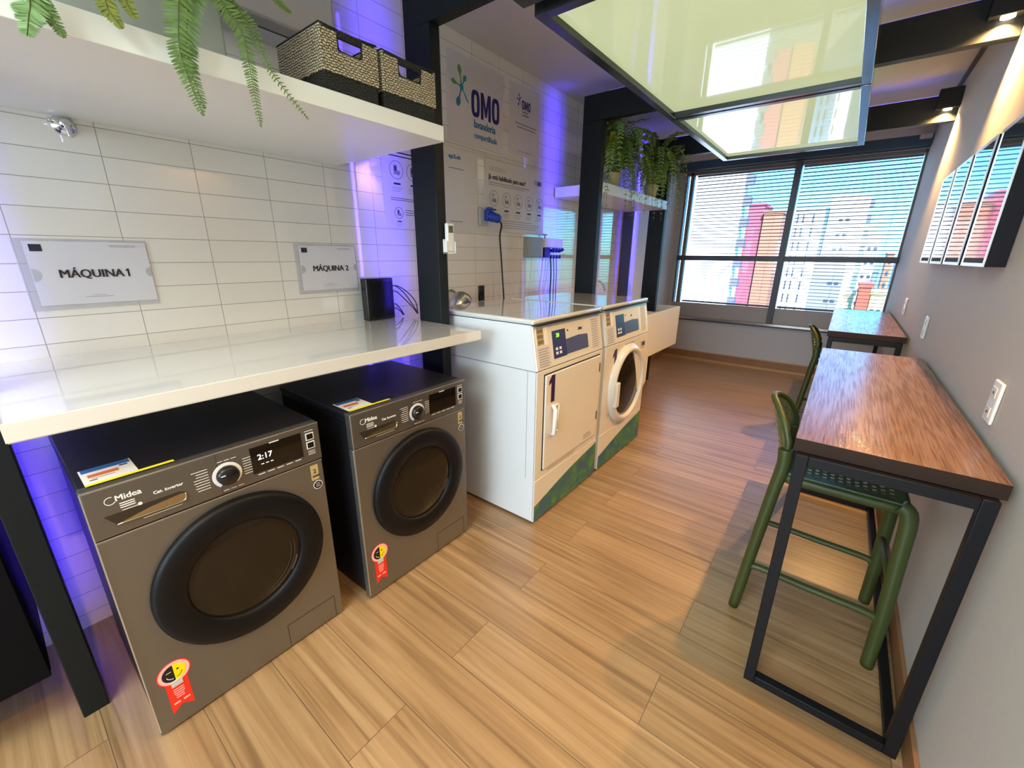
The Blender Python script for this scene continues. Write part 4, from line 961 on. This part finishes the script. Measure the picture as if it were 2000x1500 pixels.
# ---------------------------------------------------------------- rope baskets
def basket(y0, y1, label):
    x0, x1, z0, z1 = -1.60, -1.335, 1.867, 2.040; zm = 1.925; th = .010; tp = .010
    t = thing('rope_basket', ((x0+x1)/2, (y0+y1)/2, z0), label, 'basket', 'two-tone rope baskets on the shelf')
    bm = BM(); box(bm, x0+tp, x1-tp, y0+tp, y1-tp, z0, z0+.008)
    for a, b, c, d in ((x0+tp*.5, x1-tp*.5, y0+tp*.5, y0+tp*.5+th), (x0+tp*.5, x1-tp*.5, y1-tp*.5-th, y1-tp*.5), (x0+tp*.5, x0+tp*.5+th, y0+tp, y1-tp), (x1-tp*.5-th, x1-tp*.5, y0+tp, y1-tp)):
        box(bm, a, b, c, d, z0, zm, .003)
    obj('lower_weave', bm, weave_black, t)
    bm = BM(); hw = (y1-y0)*.22; yc = (y0+y1)/2; zh = 1.985
    box(bm, x0, x1, y0, y0+th, zm, z1, .003); box(bm, x0, x1, y1-th, y1, zm, z1, .003)
    for xa in (x0, x1-th):
        box(bm, xa, xa+th, y0+th, y1-th, zm, zh, .002); box(bm, xa, xa+th, y0+th, yc-hw, zh, z1-.006, .002); box(bm, xa, xa+th, yc+hw, y1-th, zh, z1-.006, .002)
    obj('upper_weave', bm, weave_cream, t)
    bm = BM(); s = .005
    tube(bm, [(x0+s, y0+s, z1), (x1-s, y0+s, z1), (x1-s, y1-s, z1), (x0+s, y1-s, z1)], .0065, 8, closed=True)
    for xa in (x1-s, x0+s):
        tube(bm, smooth_path([(xa, yc-hw+.002, z1), (xa, yc-hw+.004, zh+.012), (xa, yc-hw+.02, zh+.002), (xa, yc+hw-.02, zh+.002), (xa, yc+hw-.004, zh+.012), (xa, yc+hw-.002, z1)], 3), .0035, 6)
        box(bm, xa-.006, xa+.006, yc-hw, yc+hw, z1-.020, z1, .002)
    obj('rim', bm, weave_black, t)
    bm = BM(); box(bm, x0+.012, x1-.012, y0+.012, y1-.012, z0+.009, z0+.012); obj('liner', bm, wicker_dark, t)
basket(.792, .990, 'cream and black rope basket on the shelf, left of the other, under the air conditioner')
basket(1.005, 1.238, 'cream and black rope basket at the right end of the shelf, beside the post')

# ---------------------------------------------------------------- ferns
def frond(bm, pts, n, Lmax, side, mi_stem=1, taper=.75, curl=.25, wid=.16, seed=0, jit=.15):
    rnd = random.Random(seed); path = smooth_path(pts, max(3, int(n/(len(pts)-1)))); N = len(path)
    tube(bm, path, [.0016*(1-i/N*.7)+.0004 for i in range(N)], 4, mi=mi_stem)
    side = Vector(side).normalized()
    for i in range(1, N):
        s = i/(N-1); T = (path[min(i+1, N-1)]-path[i-1]).normalized(); S = (side-T*side.dot(T)).normalized(); Nn = T.cross(S)
        L_ = Lmax*min(1, .55+s*2)*(1-s)**.55*(1 if s < .97 else .5)+.003
        for sg in (-1, 1):
            d = (S*sg*(1-.15)+T*(.28+rnd.uniform(-jit, jit))+Nn*rnd.uniform(-.25, .1)-Vector((0, 0, curl*.6))).normalized(); wv = T*(L_*wid*.5+.0012)
            a = path[i]; b = a+d*L_; dr = Vector((0, 0, -curl*L_*.3))
            v = [bm.verts.new(q) for q in (a-wv*.5, a+d*L_*.35-wv+dr*.3, a+d*L_*.75-wv*.7+dr*.7, b+dr, a+d*L_*.75+wv*.8+dr*.7, a+d*L_*.35+wv+dr*.3, a+wv*.5)]
            bm.faces.new(v)
def fern_root(loc, label, name='hanging_fern'): return thing(name, loc, label, 'plant', None)
t = thing('planter', (-1.45, .20, 1.867), 'long grey planter on the white shelf, cut off by the top edge', 'planter')
bm = BM(); box(bm, -1.60, -1.332, -.30, .535, 1.8675, 2.12, .006, seg=3); obj('planter_body', bm, pot_grey, t)
bm = BM(); box(bm, -1.58, -1.352, -.28, .515, 2.1205, 2.128, .003); obj('soil_bed', bm, soil, t)
F = dict(
 a=[(.205, 2.13, -1.40), (.215, 2.12, -1.30), (.205, 1.95, -1.268), (.188, 1.84, -1.27), (.181, 1.815, -1.27), (.171, 1.780, -1.27)],
 b=[(.190, 2.13, -1.40), (.190, 2.08, -1.29), (.192, 1.93, -1.27), (.200, 1.845, -1.27), (.209, 1.829, -1.27), (.222, 1.795, -1.27)],
 c=[(.30, 2.14, -1.42), (.295, 2.10, -1.30), (.296, 1.96, -1.27), (.298, 1.882, -1.27), (.302, 1.863, -1.27), (.316, 1.842, -1.27)],
 d=[(.31, 2.14, -1.42), (.320, 2.10, -1.30), (.329, 1.96, -1.27), (.332, 1.895, -1.27), (.344, 1.868, -1.27)],
 e=[(.40, 2.14, -1.42), (.42, 2.12, -1.30), (.430, 1.986, -1.262), (.424, 1.93, -1.26), (.409, 1.841, -1.262), (.415, 1.785, -1.265), (.434, 1.712, -1.27)],
 e2=[(.42, 2.14, -1.42), (.46, 2.11, -1.31), (.465, 2.001, -1.27), (.449, 1.94, -1.272), (.430, 1.86, -1.275), (.428, 1.80, -1.277), (.442, 1.73, -1.275)],
 f=[(.46, 2.14, -1.42), (.49, 2.12, -1.31), (.507, 2.019, -1.27), (.513, 1.964, -1.268), (.548, 1.917, -1.268), (.555, 1.856, -1.27), (.558, 1.792, -1.27), (.562, 1.716, -1.27)],
 g=[(.45, 2.15, -1.42), (.49, 2.13, -1.33), (.513, 2.021, -1.285), (.53, 1.971, -1.28), (.574, 1.936, -1.27), (.608, 1.85, -1.268), (.687, 1.760, -1.262)],
 h=[(.49, 2.15, -1.42), (.56, 2.14, -1.32), (.627, 2.049, -1.27), (.646, 2.015, -1.27), (.680, 2.001, -1.27)])
groups = [('ab', 'leftmost trailing fern hanging over the white shelf at the top left corner'), (('c', 'd'), 'small yellow-green fern fronds hanging left of the long fronds above the shelf'), (('e', 'e2'), 'longest straight fern frond pair hanging in front of the white shelf'), (('f', 'g', 'h'), 'fern with two fronds sweeping right over the shelf toward the baskets')]
LEN = dict(a=.042, b=.030, c=.028, d=.024, e=.044, e2=.042, f=.032, g=.026, h=.014)
for gi, (ks, lb) in enumerate(groups):
    p0 = F[ks[0]][0]; t = fern_root((p0[2], p0[0], p0[1]), lb)
    for j, k in enumerate(ks):
        bm = BM(); pts = [(x, y, z) for y, z, x in F[k]]
        frond(bm, pts, 84, LEN[k], (.25, 1, 0), seed=gi*5+j, curl=.05, wid=.10)
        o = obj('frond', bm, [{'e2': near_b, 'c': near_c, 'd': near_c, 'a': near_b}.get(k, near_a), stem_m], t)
def bushy(loc, n, seed, label, span):
    X, Y, Z = loc; t = thing('potted_fern', (X, Y, Z), label, 'plant', None); rnd = random.Random(seed)
    bm = BM(); lathe(bm, [(0, 0), (.050, 0), (.068, .10), (.070, .11), (.062, .11), (.058, .10), (0, .10)], (X, Y, Z), (0, 0, 1), 28); obj('pot', bm, pot_gold, t)
    bm = BM(); lathe(bm, [(.059, .099), (0, .103)], (X, Y, Z), (0, 0, 1), 20); obj('soil_bed', bm, soil, t)
    ms = [leaf_a, leaf_b, leaf_d, leaf_d, leaf_c, leaf_a]
    for k in range(n):
        a = rnd.uniform(-1.5, 1.5) if k % 5 else rnd.uniform(1.5, 4.7)
        out = rnd.uniform(.16, .34)*(1 if k % 5 else .45); up = rnd.uniform(.10, .34); drop = rnd.uniform(-.05, .56)*(1 if k % 5 else .3)
        if k % 4 == 0: up += .10; drop = -.02
        dx, dy = math.cos(a), math.sin(a)*span
        ex = min(out*dx, .40)
        P_ = [(X+.02*dx, Y+.02*dy, Z+.10), (X+.35*ex, Y+.35*out*dy, Z+.10+up*.75), (X+.75*ex, Y+.75*out*dy, Z+.10+up), (X+ex, Y+out*dy, Z+.10+up-drop*.35), (X+ex*1.08, Y+out*dy*1.12, Z+.10+up-drop)]
        P_ = [(p[0], min(max(p[1], 3.235), 4.60) if p[0] < -1.585 else p[1], p[2]) for p in P_]
        P_ = [(max(p[0], WL+.03), p[1], min(max(p[2], Z-.34 if p[0] > -1.585 else Z+.02), 2.6)) for p in P_]
        bm = BM(); frond(bm, P_, 30, rnd.uniform(.040, .062), (-math.sin(a), math.cos(a), .1), seed=seed*99+k, wid=.30); obj('frond', bm, [ms[k % 6], stem_m], t)
bushy((-1.69, 3.50, 1.946), 84, 1, 'bushy green fern in a pale gold pot on the far shelf, nearest the viewer', 1.0)
bushy((-1.655, 4.30, 1.946), 96, 2, 'bushy trailing fern at the window end of the far shelf', 1.15)

t = thing('wall_disc', (-1.95, 4.95, 2.60), 'round pale disc high on the wall behind the ferns', 'disc')
bm = BM(); lathe(bm, [(.10, 0), (.10, .02), (.085, .035), (0, .038)], (-1.949, 4.85, 2.54), (1, 0, 0), 32); obj('cover', bm, ac_white, t)
t = thing('safety_sign', (WL, 4.15, 2.5), 'small red and white sign high on the wall above the ferns', 'sign')
bm = BM(); box(bm, WL+.013, WL+.016, 4.08, 4.20, 2.52, 2.645); obj('plate', bm, label_white, t)
bm = BM(); rect(bm, WL+.0162, 4.105, 4.13, 2.53, 2.64, .0005); rect(bm, WL+.0162, 4.15, 4.175, 2.53, 2.64, .0005); obj('red_print', bm, sticker_red, t)

# ---------------------------------------------------------------- city outside
GZ = -32
bm = BM(); box(bm, -260, 260, 8, 520, GZ-1, GZ); struct('ground', bm, mat('street_ground', (.12, .115, .10), .9, noise=.3, nscale=.12))
b_white = mat('white_facade', (.80, .79, .77), .7); b_pink = mat('pink_facade', (.42, .085, .12), .7); b_salmon = mat('salmon_facade', (.40, .155, .085), .7)
b_grey = mat('grey_facade', (.20, .20, .21), .7); b_win = mat('facade_window', (.06, .07, .09), .2); b_orange = mat('orange_facade', (.46, .07, .03), .7)
b_yellow = mat('yellow_facade', (.50, .43, .18), .7); b_dark = mat('balcony_grey', (.13, .13, .15), .6); roof_m = mat('clay_roof', (.30, .09, .035), .8, noise=.25, nscale=.8)
tree_m = mat('tree_crown', (.05, .10, .015), .8, noise=.5, nscale=1.2); b_blue = mat('blue_grey_facade', (.14, .19, .29), .7)
def tower(x0, x1, y0, y1, top, m_, label, wins=None, cat='building'):
    t = thing('building', ((x0+x1)/2, (y0+y1)/2, GZ), label, cat)
    bm = BM(); box(bm, x0, x1, y0, y1, GZ, top); wl = obj('wall', bm, m_, t)
    bm = BM(); box(bm, x0-.15, x1+.15, y0-.15, y1+.15, top, top+.5); obj('roof_edge', bm, m_, t)
    if wins:
        bm = BM()
        for c in wins[0]:
            z = wins[3]
            while z < top-2: box(bm, c, c+wins[1], y0-.12, y0, z, z+wins[2]); z += 3.0
        o = obj('windows', bm, b_win, wl)
    return t
def tw90(x0, x1, top, y, depth, m_, label, wins=None):
    k = y/90.0
    if wins: wins = ([c*k for c in wins[0]], wins[1], wins[2], wins[3])
    return tower(x0*k, x1*k, y, y+depth, 1.4+(top-1.4)*k, m_, label, wins)
t = tower(-62, -14.45, 75, 78, 60, b_white, 'tall white tower filling the left part of the window')
bm = BM(); z = -30.0
while z < 58: box(bm, -14.45, -13.35, 75.2, 76.4, z, z+1.35); z += 2.98
obj('balconies', bm, b_dark, t)
tw90(-16.1, -13.6, 10.1, 99, 10, b_pink, 'pink tower beside the white tower')
tw90(-13.5, -10.6, 8.75, 98, 10, b_salmon, 'salmon tower right of the pink one')
tw90(-10.5, -9.6, 7.0, 150, 10, b_white, 'slim far white tower right of the salmon one')
tw90(-9.4, -4.15, 8.9, 122, 12, b_white, 'wide white block right of the thick mullion', ([-8.4, -7.6, -6.2], .3, 2.0, -30))
t = tw90(-4.05, .9, 10.6, 120, 12, b_white, 'tallest white tower right of the mullion', ([-2.6, -1.7], .7, .5, -30))
bm = BM(); z = -30.0
while z < 12.5: box(bm, .9*1.3334, .9*1.3334+.75, 120.3, 124, z, z+1.4); z += 2.98
obj('balconies', bm, b_dark, t)
tw90(1.6, 3.3, 5.0, 126, 10, b_white, 'lower white block right of the tallest white tower', ([1.9, 2.7], .6, .7, -30))
tw90(-4.5, -.3, 1.2, 92, 9, b_grey, 'grey concrete block in front of the tall white tower', ([-2.2, -1.3], .6, .4, -30))
tw90(3.4, 4.1, -.8, 140, 6, b_blue, 'slim blue grey block at the horizon')
tw90(4.6, 5.4, 1.9, 148, 8, b_salmon, 'small far salmon tower near the window edge', ([4.9], .5, 1.2, -30))
tw90(5.9, 8.5, .6, 165, 8, b_blue, 'far blue grey block near the wall edge')
tw90(2.2, 3.75, -3.2, 76, 6, b_orange, 'bright orange block low in the window')
tw90(.2, 1.75, -4.6, 78, 6, b_yellow, 'pale yellow low block left of the orange one', ([.8, 1.5], .35, .4, -30))
tw90(3.85, 8.2, -4.2, 79, 6, b_yellow, 'pale yellow apartment block right of the orange one', ([4.2, 5.0, 5.8, 6.6], .4, .4, -30))
tower(-40, -20, 190, 200, 3, b_white, 'low far white block on the horizon')
rnd = random.Random(11); hn = 0
for k in range(30):
    gx, gy = k % 6, k//6
    x = -25+gx*10+rnd.uniform(-.8, .8); y = 14+gy*10.5+rnd.uniform(-.8, .8); s = rnd.uniform(3.0, 4.0)
    if k % 3 == 2:
        t = thing('tree', (x, y, GZ), 'leafy green tree among the roofs far below the window', 'tree', 'trees far below'); bm = BM()
        for q in range(9):
            c = Vector((x+rnd.uniform(-s, s)*.5, y+rnd.uniform(-s, s)*.5, GZ+5+rnd.uniform(0, 3))); r_ = rnd.uniform(1.2, 2.2); mm = Matrix.Translation(c) @ Matrix.Diagonal((r_, r_, r_*.8, 1))
            bmesh.ops.create_icosphere(bm, subdivisions=2, radius=1, matrix=mm)
        obj('crown', bm, tree_m, t); bm = BM(); tube(bm, [(x, y, GZ), (x, y, GZ+5)], .35, 8); obj('trunk', bm, skirt_m, t)
    else:
        t = thing('house', (x, y, GZ), 'low house with an orange clay roof far below the window', 'house', 'clay-roofed houses far below'); h = rnd.uniform(4, 9)
        bm = BM(); box(bm, x-s, x+s, y-s*.8, y+s*.8, GZ, GZ+h); obj('wall', bm, b_white, t)
        bm = BM(); poly(bm, [(x-s-.4, y-s*.8-.4, GZ+h), (x-s-.4, y+s*.8+.4, GZ+h), (x-s-.4, y, GZ+h+s*.45)], (2*s+.8, 0, 0)); obj('roof', bm, roof_m, t)
